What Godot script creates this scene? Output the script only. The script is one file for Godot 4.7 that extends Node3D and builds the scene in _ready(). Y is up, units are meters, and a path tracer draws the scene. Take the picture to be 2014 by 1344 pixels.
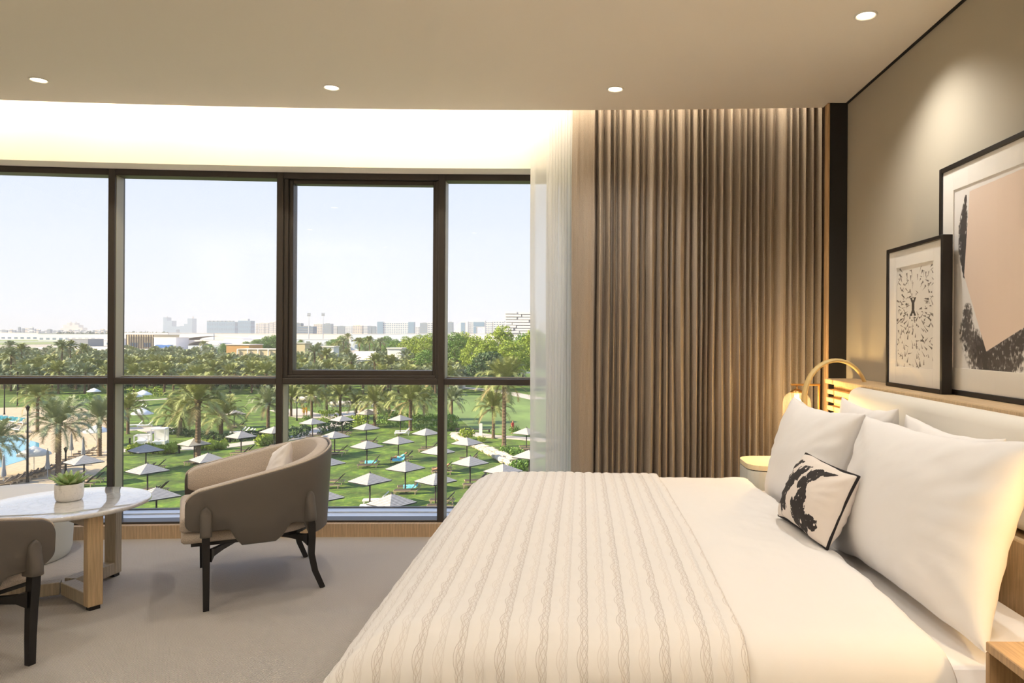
extends Node3D
# A hotel bedroom above a palm garden. y is up, metres; the floor is y = 0, the garden lies 11.4 m below it.

const FOCAL := 1400.0      # focal length in pixels of the 2014 x 1344 frame
const EYE := 1.42
const ROLL := 0.0058
const LAWN := -11.4
var rng := RandomNumberGenerator.new()
var used := {}
var M := {}
var U := Vector3.UP


func _ready() -> void:
	rng.seed = 7
	camera_and_light()
	materials()
	room_shell()
	windows()
	drapes()
	bed()
	headboard()
	pillows()
	pictures()
	bedside()
	armchairs()
	table()
	garden_ground()
	garden()
	skyline()


func camera_and_light() -> void:
	var c := Camera3D.new()
	c.name = "camera"
	c.projection = Camera3D.PROJECTION_FRUSTUM
	c.near = 0.05
	c.far = 14000.0
	c.size = c.near * 1344.0 / FOCAL
	c.frustum_offset = Vector2(-139.0, -9.0) / FOCAL * c.near   # a shifted lens: the verticals stay upright
	c.position = Vector3(0, EYE, 0)
	c.rotation.z = ROLL
	add_child(c)
	c.current = true
	var e := Environment.new()
	var sm := ProceduralSkyMaterial.new()
	sm.sky_top_color = Color(0.50, 0.68, 0.95)
	sm.sky_horizon_color = Color(0.905, 0.925, 0.955)
	sm.sky_curve = 0.5
	sm.ground_bottom_color = Color(0.6, 0.56, 0.5)
	sm.ground_horizon_color = Color(0.9, 0.91, 0.92)
	sm.energy_multiplier = 1.04
	var sky := Sky.new()
	sky.sky_material = sm
	e.background_mode = Environment.BG_SKY
	e.sky = sky
	e.tonemap_mode = Environment.TONE_MAPPER_LINEAR
	e.tonemap_exposure = 1.2
	e.sdfgi_enabled = true
	e.ssao_enabled = true
	e.ssil_enabled = true
	e.fog_enabled = true
	e.fog_light_color = Color(0.97, 0.98, 1.0)
	e.fog_density = 0.00016
	var w := WorldEnvironment.new()
	w.name = "world_environment"
	w.environment = e
	add_child(w)
	var sun := DirectionalLight3D.new()
	sun.name = "sun"
	sun.light_color = Color(1.0, 0.93, 0.8)
	sun.light_energy = 3.0
	sun.light_angular_distance = 0.6
	sun.shadow_enabled = true
	sun.look_at_from_position(Vector3(-0.80, 0.52, 0.30), Vector3.ZERO)
	add_child(sun)


# ---------------------------------------------------------------- naming
func numbered(n: String) -> String:
	if not used.has(n):
		used[n] = 0
		return n
	used[n] += 1
	return "%s_%03d" % [n, used[n]]


func tag(o: Node3D, label: String, category: String, group := "") -> Node3D:
	o.set_meta("label", label)
	o.set_meta("category", category)
	if group != "":
		o.set_meta("group", group)
	return o


func thing(n: String, label: String, category: String, at := Vector3.ZERO, turn := 0.0, group := "") -> Node3D:
	var o := Node3D.new()
	o.name = numbered(n)
	add_child(o)
	o.position = at
	o.rotation.y = turn
	tag(o, label, category, group)
	return o


func put(n: String, m: Mesh, mt: Material, parent: Node = null) -> MeshInstance3D:
	var o := MeshInstance3D.new()
	o.mesh = m
	o.material_override = mt
	o.cast_shadow = GeometryInstance3D.SHADOW_CASTING_SETTING_ON
	if parent == null or parent == self:
		o.name = numbered(n)
		add_child(o)
	else:
		o.name = n
		parent.add_child(o, true)
	return o


func struct(n: String, m: Mesh, mt: Material, label := "") -> MeshInstance3D:
	var o := put(n, m, mt)
	o.set_meta("kind", "structure")
	if label != "":
		o.set_meta("label", label)
	return o


func copy(o: Node3D, at: Vector3, turn := 0.0, label := "", group := "", size := 1.0) -> Node3D:
	var c: Node3D = o.duplicate()
	c.name = numbered(String(o.name).rstrip("_0123456789"))
	add_child(c)
	c.position = at
	c.rotation.y = turn
	c.scale = Vector3.ONE * size
	if label != "":
		c.set_meta("label", label)
	if group != "":
		c.set_meta("group", group)
	return c


# ---------------------------------------------------------------- sight lines of the survey (a point of the place from its direction and one known coordinate)
func ray(u: float, v: float) -> Vector3:
	var x := (u - 1146.0) / FOCAL
	var y := -(v - 663.0) / FOCAL
	return Vector3(cos(ROLL) * x - sin(ROLL) * y, sin(ROLL) * x + cos(ROLL) * y, -1.0)


func on_height(u: float, v: float, y: float) -> Vector3:
	var d := ray(u, v)
	var t := (y - EYE) / d.y
	return Vector3(d.x * t, y, -t)


func at_depth(u: float, v: float, depth: float) -> Vector3:
	var d := ray(u, v)
	return Vector3(d.x * depth, EYE + d.y * depth, -depth)


# ---------------------------------------------------------------- shapes
func begin(smooth := false) -> SurfaceTool:
	var s := SurfaceTool.new()
	s.begin(Mesh.PRIMITIVE_TRIANGLES)
	s.set_smooth_group(0 if smooth else -1)
	return s


func done(s: SurfaceTool) -> ArrayMesh:
	s.generate_normals()
	return s.commit()


func poly(s: SurfaceTool, p: Array, inside: Vector3) -> void:
	var n: Vector3 = (p[1] - p[0]).cross(p[2] - p[0])
	var mid: Vector3 = Vector3.ZERO
	for q in p:
		mid += q
	mid /= p.size()
	var flip: bool = n.dot(mid - inside) > 0.0
	for k in range(1, p.size() - 1):
		if flip:
			s.add_vertex(p[0]); s.add_vertex(p[k + 1]); s.add_vertex(p[k])
		else:
			s.add_vertex(p[0]); s.add_vertex(p[k]); s.add_vertex(p[k + 1])


func box(s: SurfaceTool, c: Vector3, size: Vector3, ch := 0.0, b := Basis()) -> void:
	var h := size / 2.0
	if ch <= 0.0:
		for a in 3:
			for sg in [-1.0, 1.0]:
				var p := []
				for q in [[-1, -1], [1, -1], [1, 1], [-1, 1]]:
					var v := Vector3.ZERO
					v[a] = sg * h[a]
					v[(a + 1) % 3] = q[0] * h[(a + 1) % 3]
					v[(a + 2) % 3] = q[1] * h[(a + 2) % 3]
					p.append(c + b * v)
				poly(s, p, c)
		return
	var pt := func(sg: Vector3, a: int) -> Vector3:
		var v := Vector3(sg.x * (h.x - ch), sg.y * (h.y - ch), sg.z * (h.z - ch))
		v[a] = sg[a] * h[a]
		return c + b * v
	for a in 3:
		var a1 := (a + 1) % 3
		var a2 := (a + 2) % 3
		for sg in [-1.0, 1.0]:
			var p := []
			for q in [[-1, -1], [1, -1], [1, 1], [-1, 1]]:
				var v := Vector3.ZERO
				v[a] = sg; v[a1] = q[0]; v[a2] = q[1]
				p.append(pt.call(v, a))
			poly(s, p, c)
			for t in [-1.0, 1.0]:   # the edge along a2
				var e1 := Vector3.ZERO
				e1[a] = sg; e1[a1] = t; e1[a2] = -1
				var e2 := e1
				e2[a2] = 1
				poly(s, [pt.call(e1, a), pt.call(e1, a1), pt.call(e2, a1), pt.call(e2, a)], c)
	for sx in [-1, 1]:
		for sy in [-1, 1]:
			for sz in [-1, 1]:
				var v := Vector3(sx, sy, sz)
				poly(s, [pt.call(v, 0), pt.call(v, 1), pt.call(v, 2)], c)


func box_mesh(c: Vector3, size: Vector3, ch := 0.0, b := Basis()) -> ArrayMesh:
	var s := begin()
	box(s, c, size, ch, b)
	return done(s)


func span(s: SurfaceTool, lo: Vector3, hi: Vector3, ch := 0.0) -> void:
	box(s, (lo + hi) / 2.0, (hi - lo).abs(), ch)


func span_mesh(lo: Vector3, hi: Vector3, ch := 0.0) -> ArrayMesh:
	return box_mesh((lo + hi) / 2.0, (hi - lo).abs(), ch)


func prism(s: SurfaceTool, pl: PackedVector2Array, y0: float, y1: float) -> void:   # a plan outline (x, z) raised from y0 to y1
	var tri := Geometry2D.triangulate_polygon(pl)
	for k in range(0, tri.size(), 3):
		var t := [pl[tri[k]], pl[tri[k + 1]], pl[tri[k + 2]]]
		for y in [y0, y1]:
			var p := []
			for q in t:
				p.append(Vector3(q.x, y, q.y))
			poly(s, p, (p[0] + p[1] + p[2]) / 3.0 + Vector3(0, -1 if y == y1 else 1, 0) * signf(y1 - y0))
	var ccw := not Geometry2D.is_polygon_clockwise(pl)
	for k in pl.size():
		var a := pl[k]
		var b := pl[(k + 1) % pl.size()]
		var n := Vector2(b.y - a.y, a.x - b.x) * (1.0 if ccw else -1.0)
		var mid := (a + b) / 2.0 + n.normalized() * 0.01
		poly(s, [Vector3(a.x, y0, a.y), Vector3(b.x, y0, b.y), Vector3(b.x, y1, b.y), Vector3(a.x, y1, a.y)], Vector3(mid.x, (y0 + y1) / 2.0, mid.y))


func prism_mesh(pl: PackedVector2Array, y0: float, y1: float) -> ArrayMesh:
	var s := begin()
	prism(s, pl, y0, y1)
	return done(s)


func loft(s: SurfaceTool, rings: Array, closed := true, caps := true) -> void:   # rings of equal count, joined in order
	var n: int = rings[0].size()
	var w := n if closed else n - 1
	for i in rings.size() - 1:
		for j in w:
			var k := (j + 1) % n
			s.add_vertex(rings[i][j]); s.add_vertex(rings[i + 1][k]); s.add_vertex(rings[i + 1][j])
			s.add_vertex(rings[i][j]); s.add_vertex(rings[i][k]); s.add_vertex(rings[i + 1][k])
	if caps:
		for e in 2:
			var r: PackedVector3Array = rings[0] if e == 0 else rings[-1]
			var mid := Vector3.ZERO
			for q in r:
				mid += q / r.size()
			for j in n:
				var a := r[j]
				var b := r[(j + 1) % n]
				if e == 0:
					s.add_vertex(mid); s.add_vertex(b); s.add_vertex(a)
				else:
					s.add_vertex(mid); s.add_vertex(a); s.add_vertex(b)


func tube(s: SurfaceTool, path: PackedVector3Array, radii: Array, sides := 8, flat := Vector2.ONE, up := Vector3.UP) -> void:
	var rings := []
	for i in path.size():
		var d := (path[mini(i + 1, path.size() - 1)] - path[maxi(i - 1, 0)]).normalized()
		var a := up.cross(d)
		if a.length() < 0.05:
			a = Vector3.RIGHT.cross(d)
		a = a.normalized()
		var b := d.cross(a)
		var r: float = radii[mini(i, radii.size() - 1)]
		var ring := PackedVector3Array()
		for k in sides:
			var an := TAU * (k + 0.5) / sides
			ring.append(path[i] + (a * cos(an) * flat.x + b * sin(an) * flat.y) * r)
		rings.append(ring)
	loft(s, rings)


func lathe(s: SurfaceTool, pr: PackedVector2Array, segs := 32, at := Vector3.ZERO) -> void:   # profile of (radius, height)
	var rings := []
	for p in pr:
		var ring := PackedVector3Array()
		for k in segs:
			var an := -TAU * k / segs
			ring.append(at + Vector3(cos(an) * p.x, p.y, sin(an) * p.x))
		rings.append(ring)
	loft(s, rings, true, false)


func lathe_mesh(pr: PackedVector2Array, segs := 32, at := Vector3.ZERO) -> ArrayMesh:
	var s := begin(true)
	lathe(s, pr, segs, at)
	return done(s)


func sheet(nu: int, nv: int, f: Callable, uv = null) -> ArrayMesh:   # a smooth grid of f(a, b), a and b from 0 to 1
	var s := SurfaceTool.new()
	s.begin(Mesh.PRIMITIVE_TRIANGLES)
	s.set_smooth_group(0)
	for j in nv + 1:
		for i in nu + 1:
			var a := float(i) / nu
			var b := float(j) / nv
			s.set_uv(uv.call(a, b) if uv != null else Vector2(a, b))
			s.add_vertex(f.call(a, b))
	for j in nv:
		for i in nu:
			var p := j * (nu + 1) + i
			var q := p + nu + 1
			for k in [p, p + 1, q + 1, p, q + 1, q]:
				s.add_index(k)
	s.generate_normals()
	return s.commit()


func arc2(c: Vector2, r: float, a0: float, a1: float, n: int) -> PackedVector2Array:
	var o := PackedVector2Array()
	for k in n + 1:
		var a := lerpf(a0, a1, float(k) / n)
		o.append(c + Vector2(cos(a), sin(a)) * r)
	return o


func round_rect(w: float, h: float, r: float, n := 5) -> PackedVector2Array:
	var o := PackedVector2Array()
	for q in 4:
		var c := Vector2([1, -1, -1, 1][q] * (w / 2 - r), [1, 1, -1, -1][q] * (h / 2 - r))
		o.append_array(arc2(c, r, q * PI / 2, (q + 1) * PI / 2, n))
	return o


# ---------------------------------------------------------------- materials
func mk(n: String, c: Color, rough := 0.8, metal := 0.0, more := {}) -> StandardMaterial3D:
	var m := StandardMaterial3D.new()
	m.resource_name = n
	m.albedo_color = c
	m.roughness = rough
	m.metallic = metal
	for k in more:
		m.set(k, more[k])
	M[n] = m
	return m


func noise_image(w: int, h: int, freq: float, seed_: int, octaves := 4, kind := FastNoiseLite.TYPE_SIMPLEX_SMOOTH) -> Image:
	var n := FastNoiseLite.new()
	n.seed = seed_
	n.noise_type = kind
	n.frequency = freq
	n.fractal_octaves = octaves
	return n.get_seamless_image(w, h)


func tex(w: int, h: int, f: Callable) -> ImageTexture:
	var im := Image.create(w, h, false, Image.FORMAT_RGB8)
	for y in h:
		for x in w:
			im.set_pixel(x, y, f.call(x, y))
	return ImageTexture.create_from_image(im)


func triplanar(m: StandardMaterial3D, size: Vector3, world := true) -> void:
	m.uv1_triplanar = true
	m.uv1_world_triplanar = world
	m.uv1_scale = Vector3.ONE / size
	m.uv1_triplanar_sharpness = 4.0


func g(v: float) -> Color:
	return Color(v, v, v)


func materials() -> void:
	var n1 := noise_image(256, 256, 0.02, 1)
	var n2 := noise_image(256, 256, 0.09, 2)
	var n3 := noise_image(256, 256, 0.3, 3, 2)
	mk("plaster", Color(0.93, 0.90, 0.85), 0.9)
	mk("bulkhead", Color(0.95, 0.93, 0.89), 0.9)
	mk("taupe_paint", Color(0.68, 0.645, 0.575), 0.85)
	mk("black_panel", Color(0.07, 0.06, 0.055), 0.5)
	mk("dark_gap", Color(0.1, 0.085, 0.07), 0.9)
	mk("bronze", Color(0.25, 0.23, 0.215), 0.4, 0.25)
	mk("bead_and_sheen", Color(0.64, 0.62, 0.56), 0.45, 0.2)  # the widened left beads use it as daylight reflected on mullion sides
	mk("ledge", Color(0.88, 0.89, 0.90), 0.4, 0.3)
	var glass := mk("window_glass", Color(1, 1, 1, 0.02), 0.0)
	glass.transparency = BaseMaterial3D.TRANSPARENCY_ALPHA
	glass.metallic_specular = 0.3
	var clear := mk("clear_glass", Color(1, 0.97, 0.93, 0.02), 0.0, 0.0, {"metallic_specular": 0.35})
	clear.transparency = BaseMaterial3D.TRANSPARENCY_ALPHA
	# carpet: fine diagonal rows of looped wool
	var carpet := mk("carpet", Color.WHITE, 0.95)
	var row := func(x: int, y: int) -> float:
		var a := 0.5 + 0.5 * sin((x + y) * TAU / 16.0)
		var b := 0.5 + 0.5 * sin((x - y) * TAU / 8.0 + 1.5 * sin((x + y) * TAU / 32.0))
		return 0.62 * a + 0.38 * b
	carpet.albedo_texture = tex(256, 256, func(x, y):
		var k: float = 0.76 + 0.25 * row.call(x, y) + 0.12 * (n3.get_pixel(x, y).r - 0.5)
		return Color(0.87 * k, 0.83 * k, 0.78 * k))
	carpet.heightmap_enabled = true
	carpet.heightmap_scale = 0.5
	carpet.heightmap_texture = tex(256, 256, func(x, y): return g(row.call(x, y)))
	triplanar(carpet, Vector3(0.22, 0.22, 0.22))
	# linen of the drapes
	var linen := mk("linen", Color(0.73, 0.675, 0.615), 0.95)
	linen.albedo_texture = tex(256, 256, func(x, y):
		var k: float = 0.84 + 0.16 * n3.get_pixel(x, (y * 5) % 256).r + 0.20 * (n3.get_pixel((x * 3) % 256, y).r - 0.5) + 0.14 * (n2.get_pixel(x, (y * 4) % 256).r - 0.5)
		return Color(k * 0.96, k * 0.955, k * 0.95))
	linen.uv1_scale = Vector3(4.0, 12.0, 1)
	var sheer := mk("sheer", Color(0.97, 0.97, 0.96, 0.68), 0.9)
	sheer.transparency = BaseMaterial3D.TRANSPARENCY_ALPHA
	sheer.backlight_enabled = true
	sheer.backlight = Color(0.95, 0.95, 0.95)
	# wood
	var grain := tex(256, 256, func(x, y):
		var k: float = 0.84 + 0.18 * n1.get_pixel((x * 6) % 256, y / 4).r + 0.16 * (n2.get_pixel((x * 3) % 256, y / 8).r - 0.5)
		return Color(k, k * 0.99, k * 0.97))
	for w in [["oak", Color(0.80, 0.66, 0.49)], ["pale_oak", Color(0.84, 0.73, 0.58)], ["grey_oak", Color(0.74, 0.69, 0.61)], ["sill_oak", Color(0.82, 0.71, 0.58)], ["shelf_dark", Color(0.42, 0.30, 0.2)]]:
		var wm := mk(w[0], w[1], 0.5)
		wm.albedo_texture = grain
		triplanar(wm, Vector3(0.5, 0.5, 0.5), false)
	mk("dark_wood", Color(0.10, 0.085, 0.08), 0.4)
	mk("leather", Color(0.385, 0.36, 0.335), 0.5)
	mk("white_leather", Color(0.92, 0.90, 0.86), 0.5)
	var velvet := mk("velvet", Color(0.86, 0.80, 0.735), 0.9, 0.0, {"rim_enabled": true, "rim": 0.5})
	velvet.albedo_texture = tex(128, 256, func(x, y):
		var k: float = 0.88 + 0.3 * (n3.get_pixel(x * 2, y / 2).r - 0.5) + 0.15 * (n2.get_pixel(x * 2, y).r - 0.5)
		return g(clampf(k, 0, 1)))
	triplanar(velvet, Vector3(0.14, 0.3, 0.14), false)
	mk("blush_weave", Color(0.97, 0.94, 0.92), 0.95)
	mk("tub_fabric", Color(0.80, 0.79, 0.74), 0.95)
	mk("cotton", Color(0.95, 0.935, 0.925), 0.9)
	mk("satin", Color(0.93, 0.912, 0.895), 0.75, 0.0, {"rim_enabled": true, "rim": 0.2})
	mk("piping_black", Color(0.12, 0.09, 0.09), 0.8)
	mk("brass", Color(0.80, 0.62, 0.36), 0.3, 0.9)
	mk("ash_wood", Color(0.86, 0.75, 0.52), 0.45)
	mk("lacquer", Color(0.86, 0.87, 0.86), 0.35)
	mk("cream_top", Color(0.93, 0.87, 0.74), 0.45)
	mk("frame_black", Color(0.11, 0.09, 0.075), 0.45)
	mk("mat_board", Color(0.95, 0.93, 0.90), 0.9)
	mk("ring_white", Color(0.9, 0.88, 0.84), 0.6)
	mk("lamp_glow", Color(1, 0.95, 0.85), 0.5, 0.0, {"emission_enabled": true, "emission": Color(1.0, 0.92, 0.78), "emission_energy_multiplier": 9.0})
	mk("bulb_glow", Color(1, 0.95, 0.85), 0.5, 0.0, {"emission_enabled": true, "emission": Color(1.0, 0.88, 0.66), "emission_energy_multiplier": 14.0})
	mk("strip_glow", Color(1, 0.95, 0.85), 0.5, 0.0, {"emission_enabled": true, "emission": Color(1.0, 0.86, 0.64), "emission_energy_multiplier": 4.0})
	mk("soil", Color(0.28, 0.22, 0.17), 0.95)
	mk("succulent", Color(0.60, 0.70, 0.45), 0.5, 0.0, {"subsurf_scatter_enabled": true, "subsurf_scatter_strength": 0.1})
	# marble
	var vein := func(x: int, y: int, sharp: float) -> float:
		var a: float = n1.get_pixel(x % 256, y % 256).r + 0.25 * (n2.get_pixel((x + 90) % 256, y % 256).r - 0.5)
		return pow(1.0 - clampf(absf(a - 0.5) * 5.0, 0, 1), sharp)
	var marble := mk("marble", Color.WHITE, 0.05, 0.0, {"metallic_specular": 1.0})
	marble.albedo_texture = tex(256, 256, func(x, y):
		var k: float = 0.5 * vein.call(x, y, 4.0) + 0.5 * vein.call(x + 60, y + 31, 14.0)
		return Color(0.87, 0.86, 0.85).lerp(Color(0.62, 0.60, 0.58), clampf(k * 0.7, 0, 1)))
	triplanar(marble, Vector3(0.8, 0.8, 0.8), false)
	marble.clearcoat_enabled = true
	marble.clearcoat = 1.0
	marble.clearcoat_roughness = 0.03
	var pot := mk("pot_marble", Color.WHITE, 0.3)
	pot.albedo_texture = tex(256, 256, func(x, y): return Color(0.95, 0.935, 0.92).lerp(Color(0.45, 0.42, 0.40), clampf(0.8 * vein.call(x, y, 60.0), 0, 1)))
	triplanar(pot, Vector3(0.34, 0.34, 0.34), false)
	# outdoors
	var gs := mk("grass", Color.WHITE, 0.95)
	gs.albedo_texture = tex(256, 256, func(x, y):
		var k: float = 0.72 + 0.5 * (n1.get_pixel(x, y).r - 0.5) + 0.35 * (n3.get_pixel(x, y).r - 0.5)
		var yel: float = clampf(2.2 * (n2.get_pixel(x, y).r - 0.45), 0, 1)
		return Color(0.40 * k, 0.55 * k, 0.13 * k).lerp(Color(0.66 * k, 0.73 * k, 0.25 * k), yel * 0.85))
	triplanar(gs, Vector3(17, 17, 17))
	var turf := mk("turf", Color.WHITE, 0.95)
	turf.albedo_texture = tex(128, 128, func(x, y):
		var k: float = 0.9 + 0.3 * (n1.get_pixel(x * 2, y).r - 0.5)
		return Color(0.47 * k, 0.57 * k, 0.30 * k))
	triplanar(turf, Vector3(40, 40, 40))
	var sand := mk("sand", Color.WHITE, 0.95)
	sand.albedo_texture = tex(128, 128, func(x, y):
		var k: float = 0.92 + 0.2 * (n2.get_pixel(x * 2, y * 2).r - 0.5)
		return Color(0.80 * k, 0.72 * k, 0.60 * k))
	triplanar(sand, Vector3(12, 12, 12))
	mk("beach", Color(0.86, 0.82, 0.77), 0.95)
	mk("desert", Color(0.68, 0.64, 0.58), 0.95)
	mk("paving", Color(0.74, 0.70, 0.65), 0.9)
	mk("apron", Color(0.66, 0.66, 0.66), 0.9)
	mk("airfield_grass", Color(0.50, 0.55, 0.32), 0.95)
	mk("pool_water", Color(0.35, 0.68, 0.78), 0.06)
	mk("frond", Color(0.53, 0.56, 0.31), 0.65, 0.0, {"backlight_enabled": true, "backlight": Color(0.22, 0.22, 0.12)})
	mk("frond_grey", Color(0.53, 0.57, 0.42), 0.65, 0.0, {"backlight_enabled": true, "backlight": Color(0.2, 0.22, 0.14)})
	mk("frond_dry", Color(0.58, 0.53, 0.36), 0.8)
	var bark := mk("bark", Color(0.43, 0.36, 0.28), 0.95)
	bark.heightmap_enabled = false
	mk("leaf_green", Color(0.36, 0.50, 0.16), 0.6, 0.0, {"backlight_enabled": true, "backlight": Color(0.25, 0.3, 0.1)})
	mk("leaf_yellow", Color(0.52, 0.60, 0.16), 0.6, 0.0, {"backlight_enabled": true, "backlight": Color(0.3, 0.32, 0.1)})
	mk("leaf_dark", Color(0.20, 0.32, 0.14), 0.6)
	mk("canopy_slat", Color(0.68, 0.665, 0.65), 0.85)
	mk("canopy_gap_shade", Color(0.17, 0.17, 0.18), 0.9)  # put in as the shade between the slats; the ribs share it
	mk("canopy_pale", Color(0.74, 0.71, 0.66), 0.85)
	mk("canopy_white", Color(0.93, 0.93, 0.92), 0.85)
	mk("pole_dark", Color(0.17, 0.14, 0.12), 0.7)
	mk("teak", Color(0.72, 0.64, 0.52), 0.8)
	mk("sling", Color(0.30, 0.27, 0.24), 0.9)
	mk("white_pad", Color(0.92, 0.91, 0.89), 0.9)
	mk("towel_blue", Color(0.45, 0.78, 0.84), 0.95)
	mk("iron_black", Color(0.07, 0.07, 0.075), 0.5, 0.4)
	mk("rock", Color(0.84, 0.78, 0.68), 0.95)
	mk("wall_white", Color(0.90, 0.89, 0.88), 0.9)
	mk("wall_pale_blue", Color(0.76, 0.80, 0.83), 0.9)
	mk("wall_tan", Color(0.78, 0.60, 0.38), 0.9)
	mk("wall_sand", Color(0.80, 0.74, 0.60), 0.9)
	mk("roof_pale", Color(0.88, 0.84, 0.80), 0.9)
	mk("roof_green", Color(0.30, 0.38, 0.32), 0.7)
	mk("shade_blue", Color(0.42, 0.50, 0.58), 0.5)
	mk("folded_cloth", Color(0.56, 0.58, 0.60), 0.9)
	mk("tower_glass", Color(0.45, 0.56, 0.64), 0.35)
	mk("tower_white", Color(0.86, 0.85, 0.83), 0.9)
	mk("tower_cream", Color(0.84, 0.78, 0.70), 0.9)
	mk("tower_grey", Color(0.55, 0.57, 0.58), 0.8)
	mk("window_dark", Color(0.16, 0.18, 0.2), 0.3)
	mk("mast_grey", Color(0.72, 0.73, 0.74), 0.6)
	mk("skin", Color(0.72, 0.52, 0.4), 0.7)
	mk("cloth_yellow", Color(0.85, 0.68, 0.25), 0.9)
	mk("cloth_red", Color(0.75, 0.2, 0.18), 0.9)
	mk("sign_blue", Color(0.2, 0.42, 0.7), 0.7)


# ---------------------------------------------------------------- the room
const APEX := -0.75   # the bowed front: every curve bulges most at this x


func front(x: float, z0: float, r := 28.0) -> float:   # z of a curve parallel to the bowed front
	var d := x - APEX
	return -(z0 - (r - sqrt(r * r - d * d)))


func front_line(x0: float, x1: float, z0: float, n := 24) -> PackedVector2Array:
	var o := PackedVector2Array()
	for k in n + 1:
		var x := lerpf(x0, x1, float(k) / n)
		o.append(Vector2(x, front(x, z0)))
	return o


func band(x0: float, x1: float, z0: float, z1: float, y0: float, y1: float, n := 24) -> ArrayMesh:   # a curved slab between two parallels
	var pl := front_line(x0, x1, z0, n)
	var back := front_line(x0, x1, z1, n)
	back.reverse()
	pl.append_array(back)
	return prism_mesh(pl, y0, y1)


func room_shell() -> void:
	struct("floor", span_mesh(Vector3(-4.9, -0.25, -5.16), Vector3(1.79, 0, 3.2)), M.carpet, "woven beige wool carpet with fine diagonal rows")
	var pl := front_line(-4.9, 1.472, 4.464)
	pl.append_array(PackedVector2Array([Vector2(1.472, -4.288), Vector2(1.579, -4.288), Vector2(1.579, 3.2), Vector2(-4.9, 3.2)]))
	struct("ceiling", prism_mesh(pl, 2.84, 3.2), M.plaster, "smooth warm white ceiling with a curved front edge")
	struct("trim_1", span_mesh(Vector3(1.578, 2.832, -4.288), Vector3(1.6, 2.9, 3.2)), M.dark_gap, "thin dark strip standing for the shadow gap between ceiling and taupe wall")  # the strip's dark colour stands in for shade inside the gap
	struct("ceiling_recess", span_mesh(Vector3(-4.9, 3.2, -5.3), Vector3(1.8, 3.4, -4.0)), M.bulkhead, "top of the curtain recess")
	struct("wall_bulkhead", band(-4.9, 1.6, 4.88, 5.06, 2.571, 3.2), M.bulkhead, "cream bulkhead above the window washed by hidden light")
	struct("wall_right", span_mesh(Vector3(1.59, -0.25, -5.3), Vector3(1.8, 3.2, 3.2)), M.taupe_paint, "taupe painted wall behind the bed")
	struct("wall_left", span_mesh(Vector3(-5.1, -0.25, -5.3), Vector3(-4.9, 3.4, 3.4)), M.plaster)
	struct("wall_back", span_mesh(Vector3(-5.1, -0.25, 3.2), Vector3(1.8, 3.4, 3.4)), M.plaster)
	struct("ceiling_roof", span_mesh(Vector3(-5.1, 3.4, -5.4), Vector3(1.8, 3.5, 3.4)), M.plaster)
	struct("wall_window", band(0.62, 1.6, 5.07, 5.25, -0.25, 2.6), M.plaster, "wall behind the drawn drape")
	struct("wall_pier", band(-4.9, -4.44, 5.07, 5.25, -0.25, 2.6), M.plaster, "short pier between the window and the left wall")
	struct("wall_panel", span_mesh(Vector3(1.484, 0, -4.34), Vector3(1.592, 2.84, -4.29), 0.002), M.black_panel, "tall narrow black panel between drape and taupe wall")
	struct("trim_2", span_mesh(Vector3(1.468, 0, -4.335), Vector3(1.483, 2.838, -4.287), 0.003), M.oak, "slim upright oak post beside the black panel")
	struct("baseboard_window", band(-4.9, 1.6, 5.03, 5.14, 0, 0.093), M.sill_oak, "low oak board under the window")
	# the light strip in the recess: short straight lengths that follow the curve, hidden behind the ceiling edge
	var t := thing("cove_light", "warm light strip hidden above the curved ceiling edge", "light")
	for k in 9:
		var x0 := -4.75 + k * 0.68
		var x1 := x0 + 0.66
		var a := Vector3(x0, 3.10, front(x0, 4.475))
		var b := Vector3(x1, 3.10, front(x1, 4.475))
		if x1 > 1.45:
			break
		var mid := (a + b) / 2.0
		var bs := Basis(U, atan2(-(b.z - a.z), b.x - a.x))
		put("strip_light", box_mesh(mid, Vector3(0.66, 0.03, 0.012), 0.002, bs), M.strip_glow, t)
		var l := AreaLight3D.new()
		l.name = "strip_area_light"
		l.area_size = Vector2(0.66, 0.03)
		l.light_color = Color(1.0, 0.95, 0.86)
		l.light_energy = 0.44
		l.area_range = 12.0
		l.shadow_enabled = true
		t.add_child(l, true)
		l.position = mid + Vector3(0, 0, -0.02)
		l.look_at(mid + Vector3(0, -0.25, -0.6))
	# downlights: the four in view and the rest of the same grid over the room
	var spots := [
		[Vector3(-3.048, 2.84, -3.978), "round ceiling downlight nearest the left wall, above the round table"],
		[Vector3(-1.445, 2.84, -4.073), "round ceiling downlight above the armchair with the blush pillow"],
		[Vector3(0.178, 2.84, -4.071), "round ceiling downlight in front of the pleated drape"],
		[Vector3(1.235, 2.84, -3.125), "round ceiling downlight over the far pillows beside the taupe wall"],
		[Vector3(1.235, 2.84, -1.35), ""], [Vector3(-0.6, 2.84, -2.3), ""], [Vector3(-2.6, 2.84, -2.3), ""], [Vector3(0.3, 2.84, -0.6), ""],
		[Vector3(-1.6, 2.84, -0.6), ""], [Vector3(-3.4, 2.84, -0.6), ""], [Vector3(-0.8, 2.84, 1.2), ""], [Vector3(-2.8, 2.84, 1.2), ""]]
	var ring := lathe_mesh(PackedVector2Array([Vector2(0.036, 0.02), Vector2(0.040, -0.004), Vector2(0.047, -0.006), Vector2(0.05, -0.003), Vector2(0.05, 0.002)]), 40)
	var disc := lathe_mesh(PackedVector2Array([Vector2(0.0005, -0.002), Vector2(0.03, -0.002), Vector2(0.037, -0.001), Vector2(0.038, 0.002), Vector2(0.0005, 0.002)]), 40)
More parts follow.
